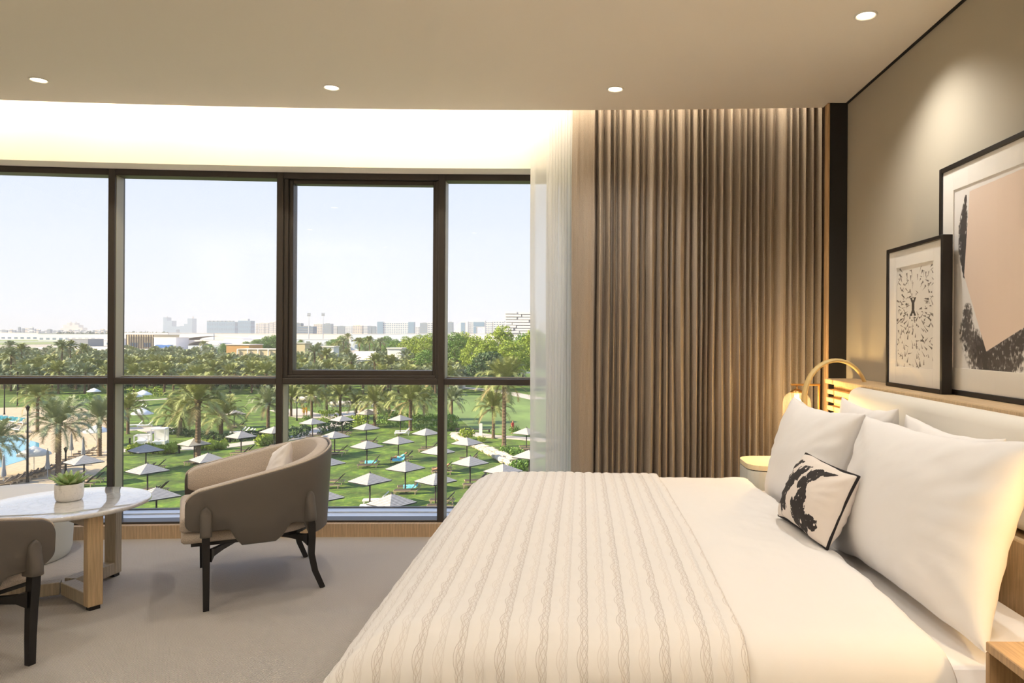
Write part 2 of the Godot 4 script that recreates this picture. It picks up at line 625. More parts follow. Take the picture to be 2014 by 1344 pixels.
	for k in spots.size():
		var lab: String = spots[k][1]
		if lab == "":
			lab = "round ceiling downlight of the same row pattern over the near part of the room"
		var d := thing("ceiling_downlight", lab, "downlight", spots[k][0], 0.0, "ceiling downlights")
		put("trim_ring", ring, M.ring_white, d)
		put("lens", disc, M.lamp_glow, d)
		var l := SpotLight3D.new()
		l.name = "spot_light"
		l.light_color = Color(1.0, 0.985, 0.96)
		l.light_energy = 1.25 if k == 3 else (0.82 if k == 4 else 0.72)
		l.spot_angle = 62.0
		l.spot_angle_attenuation = 0.9
		l.spot_range = 14.0
		l.spot_attenuation = 2.0
		l.light_size = 0.035
		l.shadow_enabled = true
		d.add_child(l, true)
		l.position = Vector3(0, -0.02, 0)
		l.rotation.x = -PI / 2
	# two added uplighters, unseen behind the viewer, that brighten the ceiling
	for k in 2:
		var d := thing("fill_uplighter", ["added fill uplighter on a slim stand in the rear left of the room", "added fill uplighter on a slim stand in the rear right of the room"][k], "added lamp", [Vector3(-3.9, 0, 1.6), Vector3(0.9, 0, 2.2)][k])
		put("base", lathe_mesh(PackedVector2Array([Vector2(0.0005, 0), Vector2(0.15, 0), Vector2(0.15, 0.02), Vector2(0.012, 0.03), Vector2(0.012, 1.70), Vector2(0.0005, 1.70)]), 24), M.brass, d)
		put("bowl", lathe_mesh(PackedVector2Array([Vector2(0.0005, 1.68), Vector2(0.06, 1.69), Vector2(0.16, 1.76), Vector2(0.20, 1.84), Vector2(0.195, 1.84), Vector2(0.15, 1.77), Vector2(0.05, 1.71), Vector2(0.0005, 1.70)]), 32), M.ring_white, d)
		put("fill_glow_disc", lathe_mesh(PackedVector2Array([Vector2(0.0005, 1.775), Vector2(0.10, 1.775), Vector2(0.10, 1.77), Vector2(0.0005, 1.77)]), 24), M.strip_glow, d)
		var l := SpotLight3D.new()
		l.name = "fill_up_light"
		l.light_color = Color(1.0, 0.97, 0.92)
		l.light_energy = 5.2
		l.spot_angle = 82.0
		l.spot_angle_attenuation = 0.5
		l.spot_range = 12.0
		l.spot_attenuation = 2.0
		l.light_size = 0.08
		l.shadow_enabled = true
		d.add_child(l, true)
		l.position = Vector3(0, 1.79, 0)
		l.rotation.x = PI / 2


func windows() -> void:
	var edges := [-4.42, -3.287, -2.148, -1.009, 0.13, 1.2]   # mullion centres along the front
	for k in 5:
		var xa: float = edges[k]
		var xb: float = edges[k + 1]
		var a := Vector3(xa, 0, front(xa, 5.075))
		var b := Vector3(xb, 0, front(xb, 5.075))
		var ang := atan2(-(b.z - a.z), b.x - a.x)
		var w := a.distance_to(b)
		var o := Node3D.new()
		o.name = "window_%d" % (k + 1)
		add_child(o)
		o.position = (a + b) / 2.0
		o.rotation.y = ang
		o.set_meta("kind", "structure")
		o.set_meta("label", ["fixed window bay cut by the left edge of view", "fixed window bay behind the round table", "window bay with an opening sash above the armchair", "fixed window bay beside the white sheer", "window bay hidden behind the sheer and drape"][k])
		var hw := w / 2.0 - 0.022
		# local axes: x along the bay, -z outwards
		put("head", span_mesh(Vector3(-hw, 2.53, -0.12), Vector3(hw, 2.62, 0), 0.003), M.bronze, o)
		put("sill", span_mesh(Vector3(-hw, 0.0, -0.12), Vector3(hw, 0.108, 0), 0.003), M.bronze, o)
		put("transom", span_mesh(Vector3(-hw, 1.073, -0.12), Vector3(hw, 1.116, 0.0), 0.003), M.bronze, o)
		put("mullion", span_mesh(Vector3(-w / 2 - 0.0225, 0.0, -0.125), Vector3(-w / 2 + 0.0225, 2.62, 0.004), 0.003), M.bronze, o)
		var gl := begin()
		for s in [-1, 1]:   # beads that hold the glass; the left ones widened, a painted daylight reflection
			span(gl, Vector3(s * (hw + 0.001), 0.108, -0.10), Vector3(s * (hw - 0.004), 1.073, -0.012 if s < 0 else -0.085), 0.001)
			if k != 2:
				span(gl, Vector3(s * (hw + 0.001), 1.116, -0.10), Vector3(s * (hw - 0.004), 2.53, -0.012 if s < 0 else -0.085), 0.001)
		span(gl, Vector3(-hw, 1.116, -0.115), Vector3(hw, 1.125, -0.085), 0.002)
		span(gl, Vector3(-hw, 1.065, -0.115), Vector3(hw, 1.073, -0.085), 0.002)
		put("glazing_bead_and_sheen", done(gl), M.bead_and_sheen, o)
		put("pane", span_mesh(Vector3(-hw, 0.10, -0.102), Vector3(hw, 1.075, -0.096)), M.window_glass, o)
		if k == 2:   # the sash that opens
			var f := begin()
			var x0 := -hw
			var x1 := hw
			span(f, Vector3(x0, 1.116, -0.11), Vector3(x0 + 0.03, 2.53, -0.01), 0.003)
			span(f, Vector3(x1 - 0.02, 1.116, -0.11), Vector3(x1, 2.53, -0.01), 0.003)
			span(f, Vector3(x0 + 0.03, 1.116, -0.11), Vector3(x1 - 0.02, 1.136, -0.01), 0.003)
			put("sash_frame", done(f), M.bronze, o)
			var f2 := begin()
			span(f2, Vector3(x0 + 0.03, 1.136, -0.11), Vector3(x0 + 0.06, 2.53, -0.03), 0.003)
			span(f2, Vector3(x1 - 0.045, 1.136, -0.11), Vector3(x1 - 0.02, 2.53, -0.03), 0.003)
			span(f2, Vector3(x0 + 0.06, 1.136, -0.11), Vector3(x1 - 0.045, 1.172, -0.03), 0.003)  # dark sheet added under the slats as the shade in their gaps
			span(f2, Vector3(x0 + 0.06, 2.50, -0.11), Vector3(x1 - 0.045, 2.53, -0.03), 0.003)
			put("opening_sash", done(f2), M.bronze, o)
			put("pane", span_mesh(Vector3(x0 + 0.06, 1.172, -0.075), Vector3(x1 - 0.045, 2.50, -0.069)), M.window_glass, o)
		else:
			put("pane", span_mesh(Vector3(-hw, 1.12, -0.102), Vector3(hw, 2.535, -0.096)), M.window_glass, o)
	# the metal ledge outside the glass
	struct("trim_3", band(-5.0, 1.6, 5.21, 5.33, 0.0, 0.096), M.ledge, "pale metal ledge outside the glass")
	struct("trim_4", band(-5.0, 1.6, 5.335, 5.44, 0.0, 0.105), M.ledge, "outer pale metal ledge outside the glass")
	struct("trim_5", band(-5.0, 1.6, 5.44, 5.47, 0.0, 0.112), M.bronze, "dark outer lip of the ledge outside the glass")


func drapes() -> void:
	# the heavy drape: a flat leading edge, then narrow upright pleats that drift a little as they fall
	var nz := FastNoiseLite.new()
	nz.seed = 5
	nz.frequency = 1.0
	var folds := 32.0
	var x0 := -0.075
	var x1 := 1.575
	var top := 3.12
	var face := func(a: float, b: float) -> Vector3:
		var y := lerpf(0.012, top, b)
		var h := 1.0 - b
		var lead := 0.098
		var q := 0.0
		var x := lerpf(x0, x1, a)
		var z := 0.0
		if a < lead:
			var t := a / lead
			z = 0.028 * sin(PI * t) + 0.09 * smoothstep(0.90, 1.0, t) * -1.0 + 0.012 * nz.get_noise_2d(t * 3.0, y * 0.6)
			x += 0.006 * nz.get_noise_2d(t * 2.0 + 9.0, y * 0.7)
		else:
			var t := (a - lead) / (1.0 - lead)
			q = t * folds + 1.1 * nz.get_noise_1d(t * 5.0) + 0.34 * nz.get_noise_2d(t * 6.0, h * 0.9) * (0.25 + h)
			var amp := 0.036 + 0.014 * nz.get_noise_2d(floorf(q) * 1.7, 3.0)
			amp *= lerpf(1.0, 0.72, smoothstep(0.93, 1.0, b))
			var s := absf(sin(q * PI))
			z = -0.062 + amp * 2.5 * pow(s, 0.55)
			x += 0.004 * sin(q * TAU) + 0.006 * nz.get_noise_2d(t * 20.0, y * 0.2)
		return Vector3(x, y, front(x, 4.655) + z)
	var o := put("drape", sheet(760, 36, face, func(a, b): return Vector2(a * 2.6, b)), M.linen)
	tag(o, "taupe linen drape hanging in narrow pleats from ceiling to floor", "curtain")
	# the sheer: a flat single width at its edge, gathered towards the drape
	var sh := func(a: float, b: float) -> Vector3:
		var y := lerpf(0.012, top, b)
		var x := 0.0
		var z := 0.0
		if a < 0.22:
			var t := a / 0.22
			x = lerpf(-0.352, -0.245, t) + 0.004 * sin(y * 2.1)
			z = 0.010 * sin(t * PI)
		else:
			var t := (a - 0.22) / 0.78
			var q := t * 17.0 + 0.4 * nz.get_noise_2d(t * 8.0, y * 0.4)
			x = lerpf(-0.245, 0.10, t) + 0.017 * sin(q * TAU * 1.0 + 0.8)
			z = 0.022 * cos(q * TAU)
		return Vector3(x, y, front(x, 4.77) + z)
	var s := thing("sheer_curtain", "translucent white sheer gathered beside the taupe drape", "curtain")
	put("sheer_cloth", sheet(420, 20, sh), M.sheer, s)
	put("hem", sheet(4, 20, func(a, b):
		var y := lerpf(0.012, top, b)
		var x := lerpf(-0.352, -0.318, a) + 0.004 * sin(y * 2.1)
		return Vector3(x, y, front(x, 4.77) + 0.006)), M.sheer, s)


# ---------------------------------------------------------------- the bed and what lies on it
class Path2:   # a polyline read by its length
	var p: PackedVector2Array
	var at := PackedFloat32Array()
	var total := 0.0

	func _init(q: PackedVector2Array) -> void:
		p = q
		at.append(0.0)
		for k in range(1, p.size()):
			total += p[k].distance_to(p[k - 1])
			at.append(total)

	func point(s: float) -> Vector2:
		var k := clampi(at.bsearch(s) - 1, 0, p.size() - 2)
		var d := at[k + 1] - at[k]
		return p[k].lerp(p[k + 1], clampf((s - at[k]) / maxf(d, 1e-6), 0, 1))


const BED_TOP := 0.70


func fold(from: float, r: float, hang: float, way: float, flare := 0.05) -> PackedVector2Array:   # (place, drop): round over an edge, then hang
	var o := PackedVector2Array()
	for k in 15:
		var a := PI / 2 * k / 14.0
		o.append(Vector2(from + way * r * sin(a), r * (1 - cos(a))))
	for k in range(1, 9):
		o.append(Vector2(from + way * (r + flare * hang * k / 8.0), r + hang * k / 8.0))
	return o


func bed_sheet_path(grow: float, foot_hang: float, lip: PackedVector2Array) -> Array:
	var px := lip.duplicate()
	px.append_array(fold(-0.395, 0.235 + grow, foot_hang, -1.0, 0.10))
	var pz := fold(-3.66, 0.14 + grow, foot_hang + 0.05, -1.0)
	pz.reverse()
	pz.append_array(fold(-1.76, 0.115 + grow, foot_hang + 0.05, 1.0, 0.03))
	return [Path2.new(px), Path2.new(pz)]


func bed() -> void:
	var nz := FastNoiseLite.new()
	nz.seed = 11
	nz.frequency = 1.0
	var b := thing("bed", "king size bed base and mattress under the white bedding", "bed")
	put("bed_base", span_mesh(Vector3(-0.50, 0.06, -3.68), Vector3(1.28, 0.31, -1.68), 0.02), M.leather, b)
	put("mattress", span_mesh(Vector3(-0.505, 0.31, -3.70), Vector3(1.29, 0.632, -1.66), 0.035), M.cotton, b)
	for x in [-0.42, 1.15]:
		for z in [-3.58, -1.78]:
			put("leg", span_mesh(Vector3(x - 0.04, 0, z - 0.04), Vector3(x + 0.04, 0.06, z + 0.04), 0.005), M.dark_wood, b)
	var crown := func(x: float, z: float) -> float:
		var t := clampf((x + 0.47) / 1.35, 0, 1)
		var w := clampf((z + 3.66) / 1.93, 0, 1)
		return 0.022 * sin(PI * w) * (0.55 + 0.45 * sin(PI * t)) + 0.010 * nz.get_noise_2d(x * 1.3, z * 1.3)
	# duvet
	var dp := bed_sheet_path(0.0, 0.22, PackedVector2Array([Vector2(0.79, 0.085), Vector2(0.83, 0.080), Vector2(0.866, 0.060), Vector2(0.876, 0.038), Vector2(0.868, 0.018), Vector2(0.845, 0.005), Vector2(0.80, 0.0), Vector2(0.6, 0.0), Vector2(0.3, 0.0), Vector2(0.0, 0.0)]))
	var dx: Path2 = dp[0]
	var dz: Path2 = dp[1]
	var cloth := func(xp: Vector2, zp: Vector2, lift: float) -> Vector3:
		var drop := pow(pow(xp.y, 2.6) + pow(zp.y, 2.6), 1.0 / 2.6)
		return Vector3(xp.x, BED_TOP + lift + crown.call(xp.x, zp.x) * (1.0 - smoothstep(0.0, 0.15, drop)) - drop, zp.x)
	var duvet := put("duvet", sheet(150, 170, func(a, bb):
		var q: Vector3 = cloth.call(dx.point(a * dx.total), dz.point(bb * dz.total), 0.0)
		q.y += 0.004 * nz.get_noise_2d(q.x * 9.0, q.z * 5.0) + 0.002 * nz.get_noise_2d(q.x * 25.0, q.z * 13.0)
		q.x += 0.008 * nz.get_noise_2d(q.z * 4.0, 3.0) * smoothstep(0.7, 0.86, q.x)
		return q), M.satin)
	tag(duvet, "smooth cream white duvet between the quilted coverlet and the pillows", "duvet")
	# coverlet: quilted puffs between rows of stitched plaits
	var cp := bed_sheet_path(0.012, 0.20, PackedVector2Array([Vector2(0.386, 0.014), Vector2(0.391, 0.010), Vector2(0.391, 0.005), Vector2(0.386, 0.001), Vector2(0.37, 0.0), Vector2(0.2, 0.0), Vector2(0.0, 0.0), Vector2(-0.2, 0.0)]))
	var cx: Path2 = cp[0]
	var cz: Path2 = cp[1]
	var cov := put("coverlet", sheet(300, 260, func(a, bb):
		var s: float = a * cx.total
		var xp := cx.point(s)
		var zp := cz.point(bb * cz.total)
		var q: Vector3 = cloth.call(xp, zp, 0.014)
		var ph: float = fposmod((s - 0.012) / 0.048, 1.0)
		var puff := 0.0055 * sqrt(absf(sin(PI * ph)))
		puff += 0.0022 * nz.get_noise_2d(s * 30.0, bb * 60.0) + 0.0016 * nz.get_noise_2d(s * 8.0, bb * 130.0)
		var nearness := smoothstep(-1.86, -1.70, zp.x)
		puff += 0.006 * nearness * nz.get_noise_2d(s * 5.0, q.z * 26.0 + q.y * 20.0)
		var away := smoothstep(0.02, 0.16, xp.y)
		var side := smoothstep(0.02, 0.1, zp.y)
		var n := Vector3(-away, 1.0 - maxf(away, side) * 0.8, side * signf(zp.x + 2.7)).normalized()
		q += n * puff
		if xp.y > 0.03:   # soft vertical ripples where it hangs at the foot
			q.x -= 0.022 * smoothstep(0.03, 0.3, xp.y) * (nz.get_noise_2d(zp.x * 3.2, xp.y * 2.0) + 0.6 * nz.get_noise_2d(zp.x * 7.0, 5.0))
		return q, func(a, bb): return Vector2(a * cx.total / 0.096, bb * cz.total / 0.118)), coverlet_material())
	tag(cov, "quilted cream coverlet with rows of stitched plaits over the foot of the bed", "bedspread")


func coverlet_material() -> StandardMaterial3D:
	var w := 256
	var h := 320
	var ink := PackedFloat32Array()
	ink.resize(w * h)
	var relief := Image.create(w, h, false, Image.FORMAT_RGB8)
	var draw := func(cx: float, f: Callable, dark: float) -> void:
		for y in h * 3:
			var t := y / float(h * 3)
			var x: float = cx + f.call(t)
			for k in range(-2, 3):
				var xi := int(round(x)) + k
				var i := (int(t * h) % h) * w + posmod(xi, w)
				ink[i] = maxf(ink[i], dark * clampf(1.45 - absf(xi - x) * 0.75, 0, 1))
	for st in 2:
		var c := w * (0.125 + 0.5 * st)
		var d: float = [1.0, 0.5][st]
		var r := 24.0
		for k in 4:   # the plait
			draw.call(c, func(t): return r * sin(TAU * (t + k * 0.25)), 0.85 * d)
			draw.call(c - 3, func(t): return r * 0.72 * sin(TAU * (2.0 * t + k * 0.25) + 0.4), 0.38 * d)
		draw.call(c, func(t): return r * 0.4 + 34.0 * pow(maxf(0.0, sin(PI * fposmod(t * 1.0 + 0.1, 1.0) * 1.6)), 0.8), 0.9 * d)
		draw.call(c, func(t): return r * 0.3 + 22.0 * pow(maxf(0.0, sin(PI * fposmod(t * 1.0 + 0.05, 1.0) * 1.6)), 0.8), 0.5 * d)
		draw.call(c, func(t): return -r * 0.5 - 14.0 * pow(maxf(0.0, sin(PI * fposmod(t + 0.55, 1.0) * 1.5)), 0.8), 0.75 * d)
	var col := Image.create(w, h, false, Image.FORMAT_RGB8)
	for y in h:
		for x in w:
			var i: float = ink[y * w + x]
			col.set_pixel(x, y, Color(0.925, 0.905, 0.885).lerp(Color(0.52, 0.43, 0.37), i * 0.36))
			relief.set_pixel(x, y, g(0.8 - 0.6 * i))
	var m := mk("quilted_satin", Color.WHITE, 0.75, 0.0, {"rim_enabled": true, "rim": 0.2})
	m.albedo_texture = ImageTexture.create_from_image(col)
	m.heightmap_enabled = true
	m.heightmap_scale = 0.12
	m.heightmap_texture = ImageTexture.create_from_image(relief)
	return m


func headboard() -> void:
	var o := thing("headboard", "pale oak slatted headboard with a long white leather cushion along the taupe wall", "headboard")
	put("back_panel", span_mesh(Vector3(1.455, 0.0, -4.12), Vector3(1.589, 1.160, -0.9), 0.003), M.pale_oak, o)
	put("lower_panel", span_mesh(Vector3(1.305, 0.32, -3.60), Vector3(1.455, 0.82, -1.2), 0.006), M.pale_oak, o)
	put("cap_rail", span_mesh(Vector3(1.405, 1.160, -4.13), Vector3(1.589, 1.188, -0.9), 0.004), M.pale_oak, o)
	for z in [[-4.12, -3.55], [-1.9, -0.9]]:
		for k in 9:
			var y := 1.128 - k * 0.0465
			var inset := 0.012 if k % 2 == 0 else 0.0
			put("slat", span_mesh(Vector3(1.412, y - 0.026, z[0] + inset), Vector3(1.456, y, z[1]), 0.003), M.pale_oak, o)
	# the cushion: a long pad with round ends
	var rings := []
	for k in 17:
		var z := -3.66 + 0.0
		var t := k / 16.0
		var e := 0.0
		var zz := lerpf(-3.655, -1.80, t)
		if k < 5:
			var a := PI / 2 * k / 4.0
			zz = -3.655 + 0.05 * (1 - cos(a)); e = 0.05 * (1 - sin(a))
		elif k > 11:
			var a := PI / 2 * (16 - k) / 4.0
			zz = -1.80 - 0.05 * (1 - cos(a)); e = 0.05 * (1 - sin(a))
		else:
			zz = lerpf(-3.605, -1.85, (k - 4) / 8.0)
		var ring := PackedVector3Array()
		for q in round_rect(0.115 - e * 1.2, 0.34 - e * 2.0, 0.045 - e * 0.6, 5):
			ring.append(Vector3(1.397 + q.x + 0.02 * (q.y / 0.17), 1.003 + q.y, zz))
		rings.append(ring)
		z += 0.0
	var s := begin(true)
	loft(s, rings)
	put("cushion", done(s), M.white_leather, o)


func pillow_mesh(w: float, h: float, t: float, pinch: float, seed_: int, crease := 0.010, puff := 0.5) -> ArrayMesh:
	var nz := FastNoiseLite.new()
	nz.seed = seed_
	nz.frequency = 1.0
	var n := 44
	var s := SurfaceTool.new()
	s.begin(Mesh.PRIMITIVE_TRIANGLES)
	s.set_smooth_group(0)
	for side in [1.0, -1.0]:
		var base := 0 if side > 0 else (n + 1) * (n + 1)
		for j in n + 1:
			for i in n + 1:
				var a := sin((i * 2.0 / n - 1.0) * PI / 2)   # closer rows near the seams
				var b := sin((j * 2.0 / n - 1.0) * PI / 2)
				var x := w / 2 * a * (1.0 - pinch * (1.0 - b * b))
				var y := h / 2 * b * (1.0 - pinch * (1.0 - a * a))
				var k := pow(maxf(0.0, (1.0 - a * a) * (1.0 - b * b)), puff)
				var edge := minf(1.0 - absf(a), 1.0 - absf(b))
				var wr := crease * smoothstep(0.0, 0.25, edge) * (nz.get_noise_3d(x * 7.0, y * 7.0, side) + 0.45 * nz.get_noise_3d(x * 17.0, y * 15.0, side * 3.0))
				var rad := (1.0 - smoothstep(0.0, 0.7, edge)) * crease * 0.5 * sin(20.0 * atan2(b, a)) * smoothstep(0.0, 0.1, edge)
				s.set_uv(Vector2((a + 1) / 2, 1 - (b + 1) / 2))
				s.add_vertex(Vector3(x + 0.01 * nz.get_noise_2d(y * 3.0, 5.0), y + 0.01 * nz.get_noise_2d(x * 3.0, 9.0), side * (t / 2 * k) + wr + rad * side))
		for j in n:
			for i in n:
				var p := base + j * (n + 1) + i
				var q := p + n + 1
				for v in ([p, q + 1, p + 1, p, q, q + 1] if side > 0 else [p, p + 1, q + 1, p, q + 1, q]):
					s.add_index(v)
	s.generate_normals()
	return s.commit()


func lean(o: Node3D, at: Vector3, toward: Vector3, tilt: float, roll := 0.0) -> void:   # face +z of o towards a level direction, then tip it back
	var f := toward.normalized()
	var r := U.cross(f).normalized()
	o.transform = Transform3D(Basis(r, U, f) * Basis(Vector3.RIGHT, -tilt) * Basis(Vector3.BACK, roll), at)


func pillows() -> void:
	var specs := [
		["big white pillow nearest the camera, leaning on the headboard", 1.04, 0.53, 0.23, Vector3(1.045, 0.89, -2.25), 0.28, 3, 0.045],
		["big white pillow behind the black and white cushion, below the wooden hoop", 0.93, 0.53, 0.23, Vector3(1.03, 0.865, -3.235), 0.28, 4, 0.02],
		["white pillow at the far side mostly hidden, its peak against the oak slats", 0.62, 0.50, 0.14, Vector3(1.245, 0.885, -3.17), 0.10, 5, 0.0],
		["white pillow at the near side mostly hidden behind the biggest pillow", 0.66, 0.49, 0.14, Vector3(1.245, 0.88, -2.46), 0.10, 6, 0.0]]
	for q in specs:
		var m := pillow_mesh(q[1], q[2], q[3], 0.105, q[6], 0.0055, 0.42)
		var o := tag(put("pillow", m, M.cotton), q[0], "pillow", "white bed pillows")
		lean(o, q[4], Vector3(-1, 0, 0), q[5], q[7])
	# printed cushion with black piping
	var c := thing("cushion", "small oblong cushion with black brush strokes and black piping on the duvet", "cushion")
	var w := 0.41
	var h := 0.265
	put("cover", pillow_mesh(w, h, 0.16, 0.05, 8, 0.005, 0.42), print_material(), c)
	var rim := PackedVector3Array()
	for k in 121:
		var t := k / 30.0
		var a := 0.0
		var b := 0.0
		match int(minf(t, 3.999)):
			0: a = -1 + 2 * t; b = -1
			1: a = 1; b = -1 + 2 * (t - 1)
			2: a = 1 - 2 * (t - 2); b = 1
			3: a = -1; b = 1 - 2 * (t - 3)
		rim.append(Vector3(w / 2 * a * (1.0 - 0.05 * (1.0 - b * b)), h / 2 * b * (1.0 - 0.05 * (1.0 - a * a)), 0))
	var s := begin(true)
	tube(s, rim, [0.0058], 6, Vector2.ONE, Vector3.BACK)
	put("piping", done(s), M.piping_black, c)
	lean(c, Vector3(0.855, 0.838, -2.60), Vector3(-0.96, 0, 0.13), 0.42, -0.03)


func brush(im: Image, path: PackedVector2Array, width: Array, c: Color, dry: float, seed_: int) -> void:   # a stroke whose bristles run dry
	var nz := FastNoiseLite.new()
	nz.seed = seed_
	nz.frequency = 0.03
	nz.fractal_octaves = 4
	var w := im.get_width()
	var h := im.get_height()
	var p := Path2.new(path)
	var total := 0.0
	total = p.total
	var lo := path[0]
	var hi := path[0]
	for q in path:
		lo = lo.min(q); hi = hi.max(q)
	var most := 0.0
	for v in width:
		most = maxf(most, v)
	for y in range(maxi(0, int(lo.y - most)), mini(h, int(hi.y + most))):
		for x in range(maxi(0, int(lo.x - most)), mini(w, int(hi.x + most))):
			var best := 1e9
			var at := 0.0
			for k in path.size() - 1:
				var q := Geometry2D.get_closest_point_to_segment(Vector2(x, y), path[k], path[k + 1])
				var d := q.distance_to(Vector2(x, y))
				if d < best:
					best = d
					at = (p.at[k] + q.distance_to(path[k])) / total
			var wi: float = lerpf(width[int(at * (width.size() - 1))], width[mini(int(at * (width.size() - 1)) + 1, width.size() - 1)], fposmod(at * (width.size() - 1), 1.0))
			var n := nz.get_noise_2d(x, y)
			var edge := best / maxf(wi, 0.1)
			if edge + n * (0.35 + dry) < 0.95 and not (n > 0.50 - dry * 0.42 and edge > 0.2):
				im.set_pixel(x, y, c)


func dry_brush(im: Image, path: PackedVector2Array, width: Array, c: Color, body: float, seed_: int) -> void:   # a soft drag of paint, broken by the tooth of the paper
	var nz := FastNoiseLite.new()
	nz.seed = seed_
	nz.frequency = 0.02
	nz.fractal_octaves = 5
	var p := Path2.new(path)
	var lo := path[0]
	var hi := path[0]
	var most := 0.0
	for v in width:
		most = maxf(most, v)
	for q in path:
		lo = lo.min(q); hi = hi.max(q)
	for y in range(maxi(0, int(lo.y - most)), mini(im.get_height(), int(hi.y + most))):
		for x in range(maxi(0, int(lo.x - most)), mini(im.get_width(), int(hi.x + most))):
			var best := 1e9
			var at := 0.0
			for k in path.size() - 1:
				var q := Geometry2D.get_closest_point_to_segment(Vector2(x, y), path[k], path[k + 1])
				var d := q.distance_to(Vector2(x, y))
				if d < best:
					best = d
					at = (p.at[k] + q.distance_to(path[k])) / p.total
			var f := at * (width.size() - 1)
			var i := mini(int(f), width.size() - 2)
			var edge := best / maxf(lerpf(width[i], width[i + 1], f - i), 1.0)
			var n := nz.get_noise_2d(x * 2.6, y * 2.6) * 1.1 + 0.7 * nz.get_noise_2d(x * 9.0, y * 2.0 + 300.0)
			var k := clampf((1.0 - edge) * 2.2 * body + n * 1.5 - 0.15, 0, 1) * smoothstep(1.05, 0.8, edge + n * 0.25)
			if k > 0.01:
				im.set_pixel(x, y, im.get_pixel(x, y).lerp(c, k * 0.94))


func print_material() -> StandardMaterial3D:
	var im := Image.create(512, 272, false, Image.FORMAT_RGB8)
	im.fill(Color(0.91, 0.87, 0.83))
	var ink := Color(0.20, 0.18, 0.17)
	brush(im, PackedVector2Array([Vector2(15, 130), Vector2(70, 150), Vector2(110, 200), Vector2(170, 222)]), [30, 62, 56, 16], ink, 0.3, 1)
	brush(im, PackedVector2Array([Vector2(95, 215), Vector2(140, 130), Vector2(190, 75), Vector2(250, 36)]), [24, 46, 38, 6], ink, 0.2, 2)
	brush(im, PackedVector2Array([Vector2(60, 70), Vector2(95, 45), Vector2(130, 36)]), [10, 20, 8], ink, 0.2, 3)
	brush(im, PackedVector2Array([Vector2(12, 100), Vector2(45, 72), Vector2(80, 30)]), [8, 18, 4], ink, 0.7, 4)
	brush(im, PackedVector2Array([Vector2(250, 112), Vector2(295, 66), Vector2(360, 36), Vector2(430, 20)]), [22, 34, 14, 2], ink, 0.12, 5)
	brush(im, PackedVector2Array([Vector2(285, 100), Vector2(300, 150), Vector2(315, 205), Vector2(370, 232), Vector2(435, 214)]), [18, 50, 54, 30, 26], ink, 0.2, 6)
	brush(im, PackedVector2Array([Vector2(235, 185), Vector2(260, 225), Vector2(300, 262)]), [12, 26, 12], ink, 0.2, 7)
	brush(im, PackedVector2Array([Vector2(275, 205), Vector2(300, 240), Vector2(335, 266)]), [20, 24, 8], ink, 0.75, 8)
	var m := mk("printed_cotton", Color.WHITE, 0.9)
	m.albedo_texture = ImageTexture.create_from_image(im)
	m.texture_repeat = false
	return m


# ---------------------------------------------------------------- pictures on the headboard ledge
func picture(label: String, z0: float, z1: float, y0: float, y1: float, x0: float, x1: float, bar: float, mat: float, art: Material, tilt: float) -> void:
	var o := thing("picture_frame", label, "picture", Vector3(x0, y0, (z0 + z1) / 2))
	var w := absf(z1 - z0)
	var h := y1 - y0
	var d := x1 - x0
	var s := begin()
	for sg in [-1, 1]:
		span(s, Vector3(0, 0, sg * w / 2), Vector3(d, h, sg * (w / 2 - bar)), 0.0015)
	span(s, Vector3(0, 0, -w / 2 + bar), Vector3(d, bar, w / 2 - bar), 0.0015)
	span(s, Vector3(0, h - bar, -w / 2 + bar), Vector3(d, h, w / 2 - bar), 0.0015)
	put("frame", done(s), M.frame_black, o)
	var ms := begin()
	var iw := w / 2 - bar
	for sg in [-1, 1]:
		span(ms, Vector3(0.008, bar, sg * iw), Vector3(0.012, h - bar, sg * (iw - mat)), 0.001)
	span(ms, Vector3(0.008, bar, -iw + mat), Vector3(0.012, bar + mat * 1.08, iw - mat), 0.001)
	span(ms, Vector3(0.008, h - bar - mat * 1.08, -iw + mat), Vector3(0.012, h - bar, iw - mat), 0.001)
	put("mat_board", done(ms), M.mat_board, o)
	var hw := iw - mat + 0.002
	var bot := bar + mat * 1.08 - 0.002
	var tp := h - bar - mat * 1.08 + 0.002
	put("print", sheet(1, 1, func(a, b): return Vector3(0.0125, lerpf(bot, tp, b), lerpf(-hw, hw, a)), func(a, b): return Vector2(a, 1 - b)), art, o)
	put("backing_board", span_mesh(Vector3(0.014, bar, -iw), Vector3(d - 0.002, h - bar, iw)), M.shelf_dark, o)
	var gl: Material = M.window_glass
	put("glazing", span_mesh(Vector3(0.004, bar, -iw), Vector3(0.0055, h - bar, iw)), gl, o)
	o.rotation.z = -tilt


